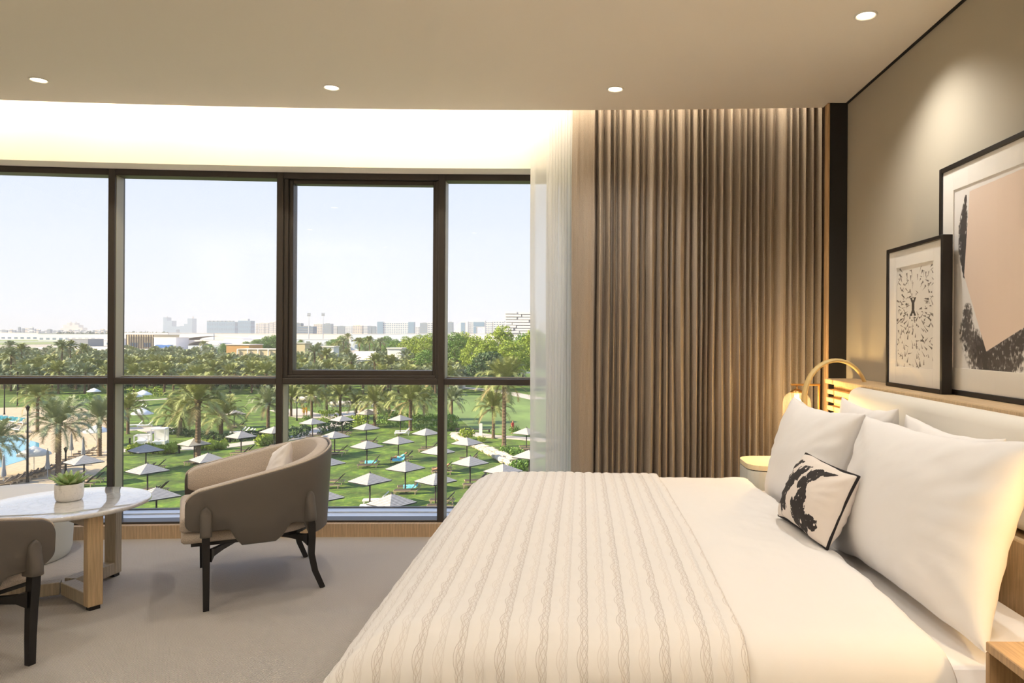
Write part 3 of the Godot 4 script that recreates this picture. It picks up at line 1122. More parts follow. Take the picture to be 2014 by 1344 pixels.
func pictures() -> void:
	# chips of grey flying outwards from a dark waist
	var a := Image.create(256, 420, false, Image.FORMAT_RGB8)
	a.fill(Color(0.92, 0.90, 0.87))
	var r := RandomNumberGenerator.new()
	r.seed = 21
	var c := Vector2(118, 170)
	for k in 210:
		var p := Vector2(r.randf_range(8, 248), r.randf_range(8, 412))
		if p.distance_to(c) < 34:
			continue
		var d := (p - c).normalized().rotated(r.randf_range(-0.5, 0.5) + (PI / 2 if r.randf() < 0.25 else 0.0))
		var ln := r.randf_range(6, 20)
		var wd := r.randf_range(1.5, 4.8)
		var col := Color(0.30, 0.27, 0.25).lerp(Color(0.62, 0.58, 0.54), r.randf() * 0.8)
		fill_tri(a, p - d * ln, p + d * ln * 0.6 + d.orthogonal() * wd, p + d * ln * 0.6 - d.orthogonal() * wd, col)
	var dark := Color(0.17, 0.15, 0.14)
	for q in [[-21, -36, -6, -36, 4, 10], [21, -36, 6, -36, -4, 10], [-8, -26, 8, -26, 0, 14], [-21, 38, -6, 38, 4, -10], [21, 38, 6, 38, -4, -10], [-8, 28, 8, 28, 0, -14], [-9, 0, 9, -12, 9, 12], [9, 0, -9, -12, -9, 12]]:
		fill_tri(a, c + Vector2(q[0], q[1]), c + Vector2(q[2], q[3]), c + Vector2(q[4], q[5]), dark)
	var m1 := mk("print_chips", Color.WHITE, 0.9)
	m1.albedo_texture = ImageTexture.create_from_image(a)
	m1.texture_repeat = false
	picture("small black framed print of flying grey chips round a dark waist, in front", -3.515, -2.965, 1.189, 1.857, 1.497, 1.540, 0.018, 0.075, m1, 0.0)
	# a blush plane over torn black brushwork; 0..1 across and down the sheet
	var b := Image.create(480, 480, false, Image.FORMAT_RGB8)
	b.fill(Color(0.94, 0.92, 0.90))
	var ink := Color(0.16, 0.13, 0.12)
	var ink2 := Color(0.28, 0.25, 0.23)
	var P := func(x: float, y: float) -> Vector2:   # from the frame's own fractions (left, up) to the sheet's pixels
		return Vector2((x - 0.11) / 0.78 * 480.0, (1.0 - (y - 0.12) / 0.765) * 480.0 + 12)
	dry_brush(b, PackedVector2Array([P.call(0.205, 0.86), P.call(0.185, 0.74), P.call(0.19, 0.62), P.call(0.20, 0.53)]), [6, 26, 30, 10], ink, 1.3, 31)
	dry_brush(b, PackedVector2Array([P.call(0.225, 0.38), P.call(0.22, 0.29), P.call(0.30, 0.20), P.call(0.38, 0.13)]), [26, 50, 60, 46], ink2, 0.85, 32)
	dry_brush(b, PackedVector2Array([P.call(0.33, 0.22), P.call(0.43, 0.19), P.call(0.55, 0.24), P.call(0.66, 0.31)]), [52, 70, 62, 34], ink, 0.75, 33)
	dry_brush(b, PackedVector2Array([P.call(0.36, 0.13), P.call(0.48, 0.14), P.call(0.58, 0.18)]), [36, 44, 30], ink2, 0.55, 34)
	dry_brush(b, PackedVector2Array([P.call(0.355, 0.24), P.call(0.37, 0.11)]), [16, 14], ink, 1.2, 35)
	var blush := Color(0.93, 0.845, 0.775)
	var pl := PackedVector2Array([P.call(0.235, 0.875), P.call(0.195, 0.53), P.call(0.366, 0.215), P.call(0.62, 0.31), P.call(0.64, 0.56), P.call(0.80, 0.60), P.call(0.80, 0.89)])
	for y in 480:
		for x in 480:
			if Geometry2D.is_point_in_polygon(Vector2(x, y), pl):
				b.set_pixel(x, y, blush)
	var m2 := mk("print_blush", Color.WHITE, 0.9)
	m2.albedo_texture = ImageTexture.create_from_image(b)
	m2.texture_repeat = false
	picture("large black framed print of a blush plane over black brushwork, behind", -3.10, -2.15, 1.189, 2.157, 1.548, 1.585, 0.020, 0.085, m2, 0.0)


func fill_tri(im: Image, a: Vector2, b: Vector2, c: Vector2, col: Color) -> void:
	var lo := a.min(b).min(c)
	var hi := a.max(b).max(c)
	for y in range(maxi(0, int(lo.y)), mini(im.get_height(), int(hi.y) + 2)):
		for x in range(maxi(0, int(lo.x)), mini(im.get_width(), int(hi.x) + 2)):
			if Geometry2D.point_is_inside_triangle(Vector2(x + 0.5, y + 0.5), a, b, c):
				im.set_pixel(x, y, col)


# ---------------------------------------------------------------- lamps and stands beside the bed
func bedside() -> void:
	var f := thing("nightstand", "white lacquered nightstand with rounded corners and cream top beyond the far pillow", "nightstand", Vector3(1.155, 0, -3.955))
	var rr := round_rect(0.52, 0.34, 0.10, 6)
	put("body", prism_mesh(rr, 0.02, 0.706), M.lacquer, f)
	put("shadow_line", prism_mesh(round_rect(0.51, 0.33, 0.10, 6), 0.706, 0.711), M.dark_gap, f)
	put("top", prism_mesh(rr, 0.711, 0.737), M.cream_top, f)
	var n := thing("nightstand", "oak nightstand with an open dark niche in the near corner", "nightstand", Vector3(0.915, 0, -1.61))
	# local: x to the wall, z towards the viewer
	put("top", span_mesh(Vector3(0, 0.715, 0), Vector3(0.38, 0.737, 0.62), 0.002), M.oak, n)
	put("side_panel", span_mesh(Vector3(0, 0.03, 0), Vector3(0.38, 0.714, 0.014), 0.002), M.oak, n)
	put("side_panel", span_mesh(Vector3(0, 0.03, 0.606), Vector3(0.38, 0.714, 0.62), 0.002), M.oak, n)
	put("back_panel", span_mesh(Vector3(0.36, 0.03, 0.014), Vector3(0.38, 0.714, 0.606)), M.shelf_dark, n)
	put("shelf", span_mesh(Vector3(0.01, 0.36, 0.0145), Vector3(0.36, 0.38, 0.6055)), M.shelf_dark, n)
	put("base", span_mesh(Vector3(0.02, 0.0, 0.02), Vector3(0.36, 0.03, 0.6)), M.shelf_dark, n)
	for k in 2:
		var l := thing("bedside_lamp", ["brass lamp with a glass cloche and lit bulb beside the far pillow", "brass lamp with a glass cloche on the near oak nightstand"][k], "lamp", [Vector3(1.205, 0.737, -4.0), Vector3(1.17, 0.737, -1.28)][k], 0.0)
		var s := begin()
		box(s, Vector3(0.124, 0.006, 0), Vector3(0.09, 0.012, 0.09), 0.002)
		box(s, Vector3(0.124, 0.215, 0), Vector3(0.011, 0.425, 0.011), 0.002)
		box(s, Vector3(0.048, 0.422, 0), Vector3(0.165, 0.011, 0.013), 0.002)
		put("bracket", done(s), M.brass, l)
		put("cap", lathe_mesh(PackedVector2Array([Vector2(0.0005, 0.417), Vector2(0.005, 0.417), Vector2(0.005, 0.40), Vector2(0.012, 0.398), Vector2(0.028, 0.389), Vector2(0.037, 0.380), Vector2(0.037, 0.377), Vector2(0.0005, 0.377)]), 24), M.brass, l)
		put("socket", lathe_mesh(PackedVector2Array([Vector2(0.014, 0.377), Vector2(0.014, 0.348), Vector2(0.0005, 0.348)]), 16), M.mast_grey, l)
		put("glass_cloche", lathe_mesh(PackedVector2Array([Vector2(0.037, 0.378), Vector2(0.058, 0.366), Vector2(0.072, 0.345), Vector2(0.078, 0.315), Vector2(0.079, 0.25), Vector2(0.079, 0.19)]), 32), M.clear_glass, l)
		var pr := PackedVector2Array([Vector2(0.012, 0.348)])
		for q in 9:
			var a := lerpf(0.9, PI, q / 8.0)
			pr.append(Vector2(maxf(0.0005, 0.031 * sin(a)), 0.312 + 0.031 * cos(a)))
		put("bulb", lathe_mesh(pr, 20), M.bulb_glow, l)
		var o := OmniLight3D.new()
		o.name = "bulb_light"
		o.light_color = Color(1.0, 0.83, 0.55)
		o.light_energy = [0.24, 0.17][k]
		o.light_size = 0.025
		o.omni_range = 8.0
		o.omni_attenuation = 2.0
		o.shadow_enabled = true
		l.add_child(o)
		o.position = Vector3(0, 0.312, 0)
	var p := PackedVector3Array()
	var rad := []
	p.append(Vector3(-0.180, -0.36, 0.02))
	rad.append(0.025)
	for k in 25:
		var a := PI - PI * k / 24.0
		p.append(Vector3(0.176 * cos(a), 0.205 * sin(a), 0.02 * cos(a) * -1.0))
		rad.append(lerpf(0.025, 0.014, k / 24.0))
	p.append(Vector3(0.160, -0.36, -0.02))
	rad.append(0.014)
	var s2 := begin(true)
	tube(s2, p, rad, 10, Vector2(0.55, 1.25), Vector3.BACK)
	var hoop := put("wooden_hoop", done(s2), M.ash_wood)
	tag(hoop, "pale bent wooden hoop arching up behind the far pillow", "hoop")
	hoop.position = Vector3(1.355, 1.098, -3.80)


# ---------------------------------------------------------------- armchairs, pouf and table
func chair_plan(m: float) -> Array:   # m from -1 (left front) by 0 (middle of the back) to 1 (right front): [point (x, z), outward normal]
	var pts := _plan
	var s := (m * 0.5 + 0.5) * pts.total
	var p := pts.point(s)
	var d := (pts.point(minf(s + 0.01, pts.total)) - pts.point(maxf(s - 0.01, 0.0))).normalized()
	return [p, Vector2(d.y, -d.x)]


var _plan: Path2


func chair_top(m: float) -> float:
	var a := absf(m)
	var y := lerpf(0.79, 0.778, smoothstep(0.0, 0.22, a))
	y = lerpf(y, 0.612, clampf((a - 0.20) / 0.76, 0, 1)) if a > 0.20 else y
	if a > 0.93:
		var t := clampf((a - 0.93) / 0.07, 0, 1)
		y -= 0.07 * (1.0 - sqrt(maxf(0.0, 1.0 - t * t)))
	return y


func chair_low(m: float) -> float:
	var a := absf(m)
	var y := lerpf(0.315, 0.405, smoothstep(0.74, 0.80, a))
	if a > 0.93:
		var t := clampf((a - 0.93) / 0.07, 0, 1)
		y += 0.05 * (1.0 - sqrt(maxf(0.0, 1.0 - t * t)))
	y += 0.085 * smoothstep(0.40, 0.43, a) * (1.0 - smoothstep(0.50, 0.56, a))
	return y


func shell_mesh(off_in: float, off_out: float, low_add: float, top_add: float, m_max: float) -> ArrayMesh:
	var rings := []
	for k in 73:
		var m := m_max * sin((k / 36.0 - 1.0) * PI / 2)
		var q := chair_plan(m)
		var p: Vector2 = q[0]
		var n: Vector2 = q[1]
		var t := chair_top(m) + top_add
		var l := chair_low(m) + low_add
		if t < l + 0.03:
			t = l + 0.03
		var ring := PackedVector3Array()
		var r := minf(0.012, (off_out - off_in) * 0.45)
		for e in [[off_out, l + r], [off_out, lerpf(l, t, 0.35)], [off_out, lerpf(l, t, 0.7)], [off_out, t - r], [off_out - r * 0.35, t - r * 0.3], [off_out - r, t], [off_in + r, t], [off_in + r * 0.35, t - r * 0.3], [off_in, t - r], [off_in, lerpf(l, t, 0.5)], [off_in, l + r], [off_in + r, l], [off_out - r, l]]:
			var grow: float = 0.055 * (e[1] - 0.45)
			var at: Vector2 = p + n * (e[0] + grow)
			ring.append(Vector3(at.x, e[1], at.y))
		rings.append(ring)
	var s := begin(true)
	loft(s, rings)
	return done(s)


func make_armchair(label: String) -> Node3D:
	var line := PackedVector2Array()
	line.append(Vector2(-0.385, 0.345))
	line.append(Vector2(-0.395, 0.17))
	for k in 41:
		var a := PI * k / 40.0
		line.append(Vector2(-0.40 * signf(cos(a)) * pow(absf(cos(a)), 0.78), -0.03 - 0.36 * pow(sin(a), 0.78)))
	line.append(Vector2(0.395, 0.17))
	line.append(Vector2(0.385, 0.345))
	_plan = Path2.new(line)
	var o := thing("armchair", label, "armchair", Vector3.ZERO, 0.0, "armchairs round the marble table")
	# outward is to the left of the walk from left front round the back, so the normal is turned about
	var shell := put("shell", shell_mesh(-0.006, 0.014, 0.0, 0.0, 1.0), M.leather, o)
	put("upholstery", shell_mesh(-0.072, -0.007, 0.075, 0.004, 0.985), M.velvet, o)
	var rim := PackedVector3Array()
	for k in 81:
		var m := 0.995 * sin((k / 40.0 - 1.0) * PI / 2)
		var q := chair_plan(m)
		var t := chair_top(m)
		var at: Vector2 = q[0] + q[1] * (0.006 + 0.055 * (t - 0.45))
		rim.append(Vector3(at.x, t + 0.001, at.y))
	var s := begin(true)
	tube(s, rim, [0.0055], 6)
	put("piping", done(s), M.velvet, shell)
	# seat cushion with a rounded edge, a second layer below it
	var plan := PackedVector2Array()
	for k in 41:
		var q := chair_plan(sin((k / 20.0 - 1.0) * PI / 2))
		plan.append(q[0] - q[1] * 0.075)
	for e in [[0.325, 0.385, "seat_base", 0.0], [0.386, 0.475, "seat_cushion", 0.006]]:
		var h: float = e[1] - e[0]
		var rings := []
		for f in [[0.0, 0.03], [0.006, 0.012], [0.02, 0.0], [h - 0.03, 0.0], [h - 0.012, 0.010], [h - 0.003, 0.025], [h, 0.05]]:
			var ring := PackedVector3Array()
			for k in plan.size():
				var v := plan[k]
				var c := Vector2(0, -0.02)
				var shrunk: Vector2 = c + (v - c) * (1.0 - f[1] / 0.36)
				if v.y > 0.2:
					shrunk.y += 0.022 + e[3]
				ring.append(Vector3(shrunk.x, e[0] + f[0], shrunk.y))
			rings.append(ring)
		s = begin(true)
		loft(s, rings)
		put(e[2], done(s), M.velvet, o)
	var pan := PackedVector2Array()
	for v in plan:
		pan.append(v * 0.93)
	put("seat_pan", prism_mesh(pan, 0.308, 0.324), M.dark_wood, o)
	# legs, their leather sleeves and the crossed stretchers
	for sg in [-1.0, 1.0]:
		for kind in 2:
			var m: float = sg * (0.905 if kind == 0 else 0.40)
			var q := chair_plan(m)
			var nn: Vector2 = q[1]
			var along := Vector2(-nn.y, nn.x)
			var top: Vector2 = q[0] + nn * 0.020
			var foot := Vector2(0.394 * sg, 0.248) if kind == 0 else Vector2(0.312 * sg, -0.335)
			var path := PackedVector3Array()
			for e in ([[0.0, 0.0], [0.12, 0.05], [0.24, 0.3], [0.34, 0.75], [0.44, 1.0]] if kind == 0 else [[0.0, 0.0], [0.10, -0.02], [0.20, 0.10], [0.30, 0.45], [0.38, 0.85], [0.44, 1.0]]):
				var v := foot.lerp(top, e[1])
				if kind == 1:
					v += Vector2(0.0, 0.055) * sin(PI * clampf(e[0] / 0.36, 0, 1))
				path.append(Vector3(v.x, e[0], v.y))
			s = begin()
			tube(s, path, [0.020, 0.022, 0.024, 0.026, 0.025, 0.023], 4, Vector2.ONE, Vector3.BACK)
			var knee := Vector3(path[2].x * 0.99, 0.285, path[2].z * 0.99)
			tube(s, PackedVector3Array([knee, knee.lerp(Vector3(0, 0.29, 0), 0.10), knee.lerp(Vector3(0, 0.293, 0), 0.3), Vector3(0, 0.294, 0.0)]), [0.05, 0.026, 0.019, 0.017], 4, Vector2(0.75, 1.0))
			var leg := put("leg", done(s), M.dark_wood, o)
			# sleeve: a leather tongue that runs from the leg up the outside of the shell
			var rings := []
			var y0: float = 0.385 if kind == 0 else 0.40
			var y1: float = 0.535 if kind == 0 else 0.56
			for f in 11:
				var t := f / 10.0
				var y := lerpf(y0, y1, t)
				var c: Vector2 = q[0] + nn * (0.016 + 0.055 * (y - 0.45))
				var wd := 0.028 * (1.0 if t < 0.70 else sqrt(maxf(0.03, 1.0 - pow((t - 0.70) / 0.30, 2.0))))
				var th := lerpf(0.040, 0.012, smoothstep(0.1, 0.95, t))
				var ring := PackedVector3Array()
				for a in 16:
					var an := -TAU * a / 16.0
					var ca := signf(cos(an)) * pow(absf(cos(an)), 0.6)
					var sa := signf(sin(an)) * pow(absf(sin(an)), 0.6)
					var v := c + along * (ca * wd) + nn * (sa * th)
					ring.append(Vector3(v.x, y, v.y))
				rings.append(ring)
			s = begin(true)
			loft(s, rings)
			put("leather_sleeve", done(s), M.leather, leg)
	return o


func armchairs() -> void:
	var a := make_armchair("taupe leather armchair with beige lining and a blush pillow, in front of the window")
	a.position = Vector3(-1.905, 0, -4.125)
	a.rotation.y = atan2(-0.872, 0.489)
	copy(a, Vector3(-2.815, 0, -2.945), atan2(0.32, -0.947), "taupe leather armchair with dark legs cut off by the left edge of view")
	var p := tag(put("pillow", pillow_mesh(0.37, 0.34, 0.12, 0.06, 14, 0.008, 0.42), M.blush_weave), "small blush pillow standing in the armchair by the window", "pillow")
	var face := Vector3(-0.872, 0, 0.489)
	var side := Vector3(0.489, 0, 0.872)
	lean(p, Vector3(-1.905, 0.592, -4.125) - face * 0.13 - side * 0.05, face, 0.30, 0.30)
	var t := thing("pouf", "round pale fabric pouf behind the marble table", "pouf", Vector3(-3.635, 0, -4.45))
	put("body", lathe_mesh(PackedVector2Array([Vector2(0.0005, 0.0), Vector2(0.35, 0.0), Vector2(0.36, 0.012), Vector2(0.37, 0.05), Vector2(0.381, 0.30), Vector2(0.381, 0.335)]), 64), M.tub_fabric, t)
	put("top_cushion", lathe_mesh(PackedVector2Array([Vector2(0.375, 0.336), Vector2(0.386, 0.342), Vector2(0.388, 0.375), Vector2(0.378, 0.398), Vector2(0.35, 0.41), Vector2(0.2, 0.416), Vector2(0.0005, 0.418)]), 64), M.white_pad, t)


func table() -> void:
	var o := thing("coffee_table", "round table with a white marble top on three oak arms", "table", Vector3(-2.79, 0, -3.857))
	var R := 0.395
	put("marble_top", lathe_mesh(PackedVector2Array([Vector2(0.0005, 0.485), Vector2(R - 0.012, 0.485), Vector2(R - 0.003, 0.489), Vector2(R, 0.495), Vector2(R, 0.503), Vector2(R - 0.003, 0.5085), Vector2(R - 0.008, 0.51), Vector2(R * 0.5, 0.51), Vector2(0.0005, 0.51)]), 96), M.marble, o)
	for k in 3:
		var a: float = [0.590, -1.447, 2.66][k]
		var d := Vector3(cos(a), 0, sin(a))
		var b := Basis(Vector3(-d.z, 0, d.x), U, Vector3(-d.x, 0, -d.z))   # local z points to the middle
		var s := begin()
		var c := func(x: float, y: float, z: float) -> Vector3: return b * Vector3(x, y, z) 
		box(s, c.call(0, 0.2525, -0.325), Vector3(0.072, 0.465, 0.050), 0.003, b)
		put("leg", done(s), M.grey_oak if k != 0 else M.pale_oak, o)  # warmer oak on the front leg paints in the light it catches
		s = begin()
		box(s, c.call(0, 0.054, -0.162), Vector3(0.070, 0.068, 0.276), 0.003, b)
		put("floor_beam", done(s), M.grey_oak, o)
		s = begin()
		box(s, c.call(0, 0.455, -0.162), Vector3(0.066, 0.058, 0.276), 0.003, b)
		put("top_beam", done(s), M.grey_oak, o)
		s = begin()
		box(s, c.call(0, 0.010, -0.325), Vector3(0.05, 0.020, 0.04), 0.0, b)
		put("foot_pad", done(s), M.dark_wood, o)
	var pt := thing("plant_pot", "small marbled pot with a green succulent on the marble table", "potted plant", Vector3(-2.808, 0.51, -3.90))
	var pp := PackedVector2Array()
	for q in [[0.0005, 0.0], [0.064, 0.0], [0.073, 0.005], [0.0785, 0.018], [0.081, 0.045], [0.080, 0.090], [0.0785, 0.093], [0.075, 0.091], [0.073, 0.078], [0.0005, 0.077]]:
		pp.append(Vector2(maxf(0.0005, q[0] * 0.83), q[1]))
	var potm := put("pot", lathe_mesh(pp, 48), M.pot_marble, pt)
	put("soil", lathe_mesh(PackedVector2Array([Vector2(0.060, 0.078), Vector2(0.0005, 0.081)]), 32), M.soil, potm)
	var leaves := []
	for v in 3:
		var rings := []
		var L: float = [0.098, 0.084, 0.066][v]
		for k in 9:
			var t := k / 8.0
			var w: float = 0.0165 * (0.55 + 0.45 * sin(PI * minf(t * 1.5, 1.0) )) * (1.0 if t < 0.5 else sqrt(maxf(0.0, 1.0 - pow((t - 0.5) / 0.5, 2.0)))) + 0.0006
			var ring := PackedVector3Array()
			for a in 8:
				var an := TAU * a / 8.0
				ring.append(Vector3(cos(an) * w, t * L, sin(an) * w * 0.34 + 0.016 * t * t - 0.25 * w * absf(cos(an)) * -1.0))
			rings.append(ring)
		var s := begin(true)
		loft(s, rings)
		leaves.append(done(s))
	for k in 30:
		var lf := put("leaf", leaves[0 if k < 13 else (1 if k < 23 else 2)], M.succulent, pt)
		var az := k * 2.39996
		var tilt: float = lerpf(1.0, 0.10, pow(k / 29.0, 0.9))
		lf.transform = Transform3D(Basis(U, az) * Basis(Vector3.RIGHT, tilt), Vector3(sin(az), 0, cos(az)) * lerpf(0.024, 0.004, k / 29.0) + Vector3(0, 0.082, 0))


# ---------------------------------------------------------------- the garden below
func q1(x: float, y: float, up := 0.0) -> Vector3:   # points read off two enlargements of the view
	return on_height(x * 0.3423, 580.0 + y * 0.3423, LAWN + up)


func q2(x: float, y: float, up := 0.0) -> Vector3:
	return on_height(540.0 + x * 0.3423, 580.0 + y * 0.3423, LAWN + up)


func patch(pts: Array, y0: float, y1: float) -> ArrayMesh:
	var pl := PackedVector2Array()
	for p in pts:
		pl.append(Vector2(p.x, p.z))
	return prism_mesh(pl, LAWN + y0, LAWN + y1)


func ribbon(pts: Array, w: float, y0: float, y1: float) -> ArrayMesh:
	var c := Curve3D.new()
	for p in pts:
		c.add_point(p)
	var l := PackedVector2Array()
	var r := PackedVector2Array()
	var n := pts.size() * 5
	for k in n + 1:
		var a := float(k) / n * (pts.size() - 1)
		var i := mini(int(a), pts.size() - 2)
		var p := spline(pts, a)
		var d := (spline(pts, minf(a + 0.05, pts.size() - 1.0)) - spline(pts, maxf(a - 0.05, 0.0))).normalized()
		l.append(Vector2(p.x - d.z * w / 2, p.z + d.x * w / 2))
		r.append(Vector2(p.x + d.z * w / 2, p.z - d.x * w / 2))
		i += 0
	r.reverse()
	l.append_array(r)
	return prism_mesh(l, LAWN + y0, LAWN + y1)


func spline(pts: Array, a: float) -> Vector3:
	var i := clampi(int(a), 0, pts.size() - 2)
	var p0: Vector3 = pts[maxi(i - 1, 0)]
	var p1: Vector3 = pts[i]
	var p2: Vector3 = pts[i + 1]
	var p3: Vector3 = pts[mini(i + 2, pts.size() - 1)]
	return p1.cubic_interpolate(p2, p0, p3, a - i)


func garden_ground() -> void:
	struct("ground", span_mesh(Vector3(-6500, LAWN - 3.0, -7000), Vector3(4200, LAWN - 0.3, 60)), M.desert, "pale flat land stretching to the horizon")
	struct("lawn", patch([Vector3(-150, 0, -20), Vector3(190, 0, -20), Vector3(190, 0, -330), Vector3(-60, 0, -350), Vector3(-190, 0, -330), Vector3(-190, 0, -60)], -0.3, 0.0), M.grass, "mown garden lawn with slatted parasols")
	struct("lawn_field", patch([on_height(866, 794, 0 + LAWN), on_height(880, 780, LAWN), on_height(1150, 774, LAWN), on_height(1300, 800, LAWN), on_height(1260, 862, LAWN), on_height(1010, 858, LAWN), on_height(930, 846, LAWN)], 0.0, 0.05), M.turf, "smooth bluish green field beyond the rock wall")
	struct("pool_deck", patch([q1(-400, 660), q1(150, 648), q1(430, 640), q1(640, 700), q1(700, 800), q1(690, 900), q1(610, 985), q1(500, 1075), q1(330, 1150), q1(-400, 1320)], -0.05, 0.05), M.sand, "sandy deck round the pool")
	struct("pool", patch([q1(-400, 880), q1(-60, 822), q1(60, 812), q1(140, 830), q1(225, 855), q1(222, 905), q1(150, 950), q1(20, 990), q1(-400, 1090)], 0.0, 0.065), M.pool_water, "blue pool cut by the left edge of view")
	struct("path", ribbon([q1(600, 905), q1(800, 893), q1(1000, 886), q1(1250, 878), q1(1450, 852), q1(1650, 832), q2(200, 800), q2(300, 762), q2(380, 735), q2(330, 700), q2(200, 700)], 2.6, 0.0, 0.06), M.paving, "pale garden path winding across the lawn")
	struct("path", ribbon([q2(1010, 800), q2(1120, 800), q2(1240, 815), q2(1360, 822), q2(1520, 835), q2(1800, 860)], 2.4, 0.0, 0.06), M.paving, "pale path behind the rock wall")
	struct("path", ribbon([q1(735, 775), q1(860, 770), q1(960, 790)], 4.0, 0.0, 0.07), M.paving, "paved strip beside the two white cabanas")
	struct("path", ribbon([q1(730, 612), q1(850, 606), q1(960, 600), q1(1250, 585)], 2.2, 0.0, 0.06), M.paving, "far pale path below the palm grove")
	struct("path", ribbon([on_height(560, 806, LAWN), on_height(620, 820, LAWN), on_height(700, 812, LAWN), on_height(760, 806, LAWN)], 5.0, 0.0, 0.05), M.paving, "paved yard in front of the low white garden wall")
	struct("path", ribbon([on_height(860, 763, LAWN), on_height(920, 764, LAWN), on_height(990, 772, LAWN), on_height(1060, 786, LAWN)], 4.0, 0.0, 0.06), M.paving, "pale path along the far edge of the field")
	struct("beach", patch([on_height(-500, 716, LAWN), on_height(-50, 706, LAWN), on_height(60, 702, LAWN), on_height(160, 699, LAWN), on_height(420, 694, LAWN), on_height(420, 683, LAWN), on_height(120, 682, LAWN), on_height(0, 685, LAWN), on_height(-500, 690, LAWN)], -0.3, -0.1), M.beach, "white sand beyond the palm grove")
	struct("field", patch([on_height(-900, 690, LAWN), on_height(0, 678.5, LAWN), on_height(240, 675, LAWN), on_height(240, 667.6, LAWN), on_height(-100, 669.0, LAWN), on_height(-900, 675, LAWN)], -0.3, -0.15), M.airfield_grass, "strip of airfield grass near the horizon")
	struct("road_runway", patch([on_height(-900, 684.5, LAWN), on_height(0, 673.4, LAWN), on_height(240, 671.4, LAWN), on_height(240, 670.4, LAWN), on_height(0, 672.2, LAWN), on_height(-900, 683, LAWN)], -0.15, -0.1), M.apron, "pale taxiway through the airfield grass")


# ---------------------------------------------------------------- plants
func frond_mesh(length: float, rise: float, droop: float, leaflets: int, wide: float, seed_: int) -> ArrayMesh:   # grows from the origin along +z
	var r := RandomNumberGenerator.new()
	r.seed = seed_
	var s := begin()
	var at := func(t: float) -> Vector3:
		var a := rise - droop * t * t
		return Vector3(0, length * (t * sin(rise) - droop * 0.42 * t * t * t), length * t * (1.0 - 0.20 * absf(droop) * t * t) * cos(minf(rise, 1.2)) + 0.0 * a)
	var n := 6
	for k in n:
		var p: Vector3 = at.call(float(k) / n)
		var q: Vector3 = at.call(float(k + 1) / n)
		var w0 := 0.045 * (1.0 - float(k) / n) + 0.012
		var w1 := 0.045 * (1.0 - float(k + 1) / n) + 0.012
		poly(s, [p + Vector3(-w0, 0, 0), p + Vector3(w0, 0, 0), q + Vector3(w1, 0, 0), q + Vector3(-w1, 0, 0)], p - U)
	for k in leaflets:
		var t := 0.14 + 0.86 * (k + 0.5) / leaflets
		var p: Vector3 = at.call(t)
		var d: Vector3 = (at.call(minf(t + 0.04, 1.0)) - at.call(t - 0.04)).normalized()
		var up := d.cross(Vector3.RIGHT).normalized() * -1.0
		if up.y < 0:
			up = -up
		for sg in [-1.0, 1.0]:
			var ln := wide * (0.35 + 0.75 * sin(PI * clampf(t * 0.86 + 0.10, 0, 1))) * r.randf_range(0.85, 1.12)
			var dir: Vector3 = (Vector3.RIGHT * sg * 0.72 + d * 0.72 + up * r.randf_range(-0.15, 0.42)).normalized()
			var e := p + dir * ln
			e.y -= ln * 0.18
			var w := d * (0.90 * length * 0.8 / leaflets * (0.62 if leaflets > 30 else 0.72))
			poly(s, [p - w, p + w, e], p - U)
	return done(s)


func make_palm(n: String, label: String, mat: Material, single: bool, seed_: int, group := "") -> Node3D:   # foot at the origin, crown 6.2 m up
	var r := RandomNumberGenerator.new()
	r.seed = seed_
	var o := thing(n, label, "palm tree", Vector3.ZERO, 0.0, group)
	var pr := PackedVector2Array([Vector2(0.28, -0.1), Vector2(0.22, 0.25)])
	for k in 20:
		var y := lerpf(0.3, 6.0, k / 19.0)
		var w := lerpf(0.175, 0.155, k / 19.0)
		pr.append(Vector2(w, y))
		pr.append(Vector2(w + 0.035, y + 0.18))
	pr.append(Vector2(0.27, 6.0))
	pr.append(Vector2(0.26, 6.4))
	pr.append(Vector2(0.001, 6.6))
	var s := begin()
	lathe(s, pr, 8)
	put("trunk", done(s), M.bark, o)
	var kinds := []
	var nl := 46 if single else 17
	var wide := 0.52 if single else 0.62
	for k in 5:
		kinds.append(frond_mesh([2.5, 3.0, 3.2, 3.1, 2.7][k], [1.25, 0.95, 0.6, 0.25, -0.25][k], [0.5, 0.8, 0.95, 1.0, 0.9][k], nl, wide, seed_ + k))
	var all := SurfaceTool.new()
	all.begin(Mesh.PRIMITIVE_TRIANGLES)
	var dry := SurfaceTool.new()
	dry.begin(Mesh.PRIMITIVE_TRIANGLES)
	var count := 64 if single else 50
	for k in count:
		var u := float(k) / count
		var kind := clampi(int(u * 4.6), 0, 4)
		var az := k * 2.39996 + r.randf_range(-0.2, 0.2)
		var b := Basis(U, az) * Basis(Vector3.RIGHT, r.randf_range(-0.12, 0.12)) * Basis(Vector3.BACK, r.randf_range(-0.3, 0.3))
		b = b.scaled(Vector3.ONE * r.randf_range(0.88, 1.1))
		var tr := Transform3D(b, Vector3(sin(az) * 0.12, 6.42 - 0.25 * u, cos(az) * 0.12))
		var old := u > 0.92
		if single:
			var f := put("dry_frond" if old else "frond", kinds[kind], M.frond_dry if old else mat, o)
			f.transform = tr
		else:
			(dry if old else all).append_from(kinds[kind], 0, tr)
	if not single:
		put("fronds", all.commit(), mat, o).set_meta("kind", "stuff")
		put("dry_fronds", dry.commit(), M.frond_dry, o).set_meta("kind", "stuff")
	return o


func place_palm(proto: Node3D, foot: Vector3, height: float, size: float, label: String, turn: float, group := "") -> Node3D:   # height of the crown above the foot
	var c: Node3D = copy(proto, foot, turn, label, group, size)
	var lift := height / size - 6.42
	for ch in c.get_children():
		if String(ch.name).begins_with("trunk"):
			ch.scale = Vector3(1.0, (6.42 + lift) / 6.42, 1.0)
		else:
			ch.position.y += lift
	return c


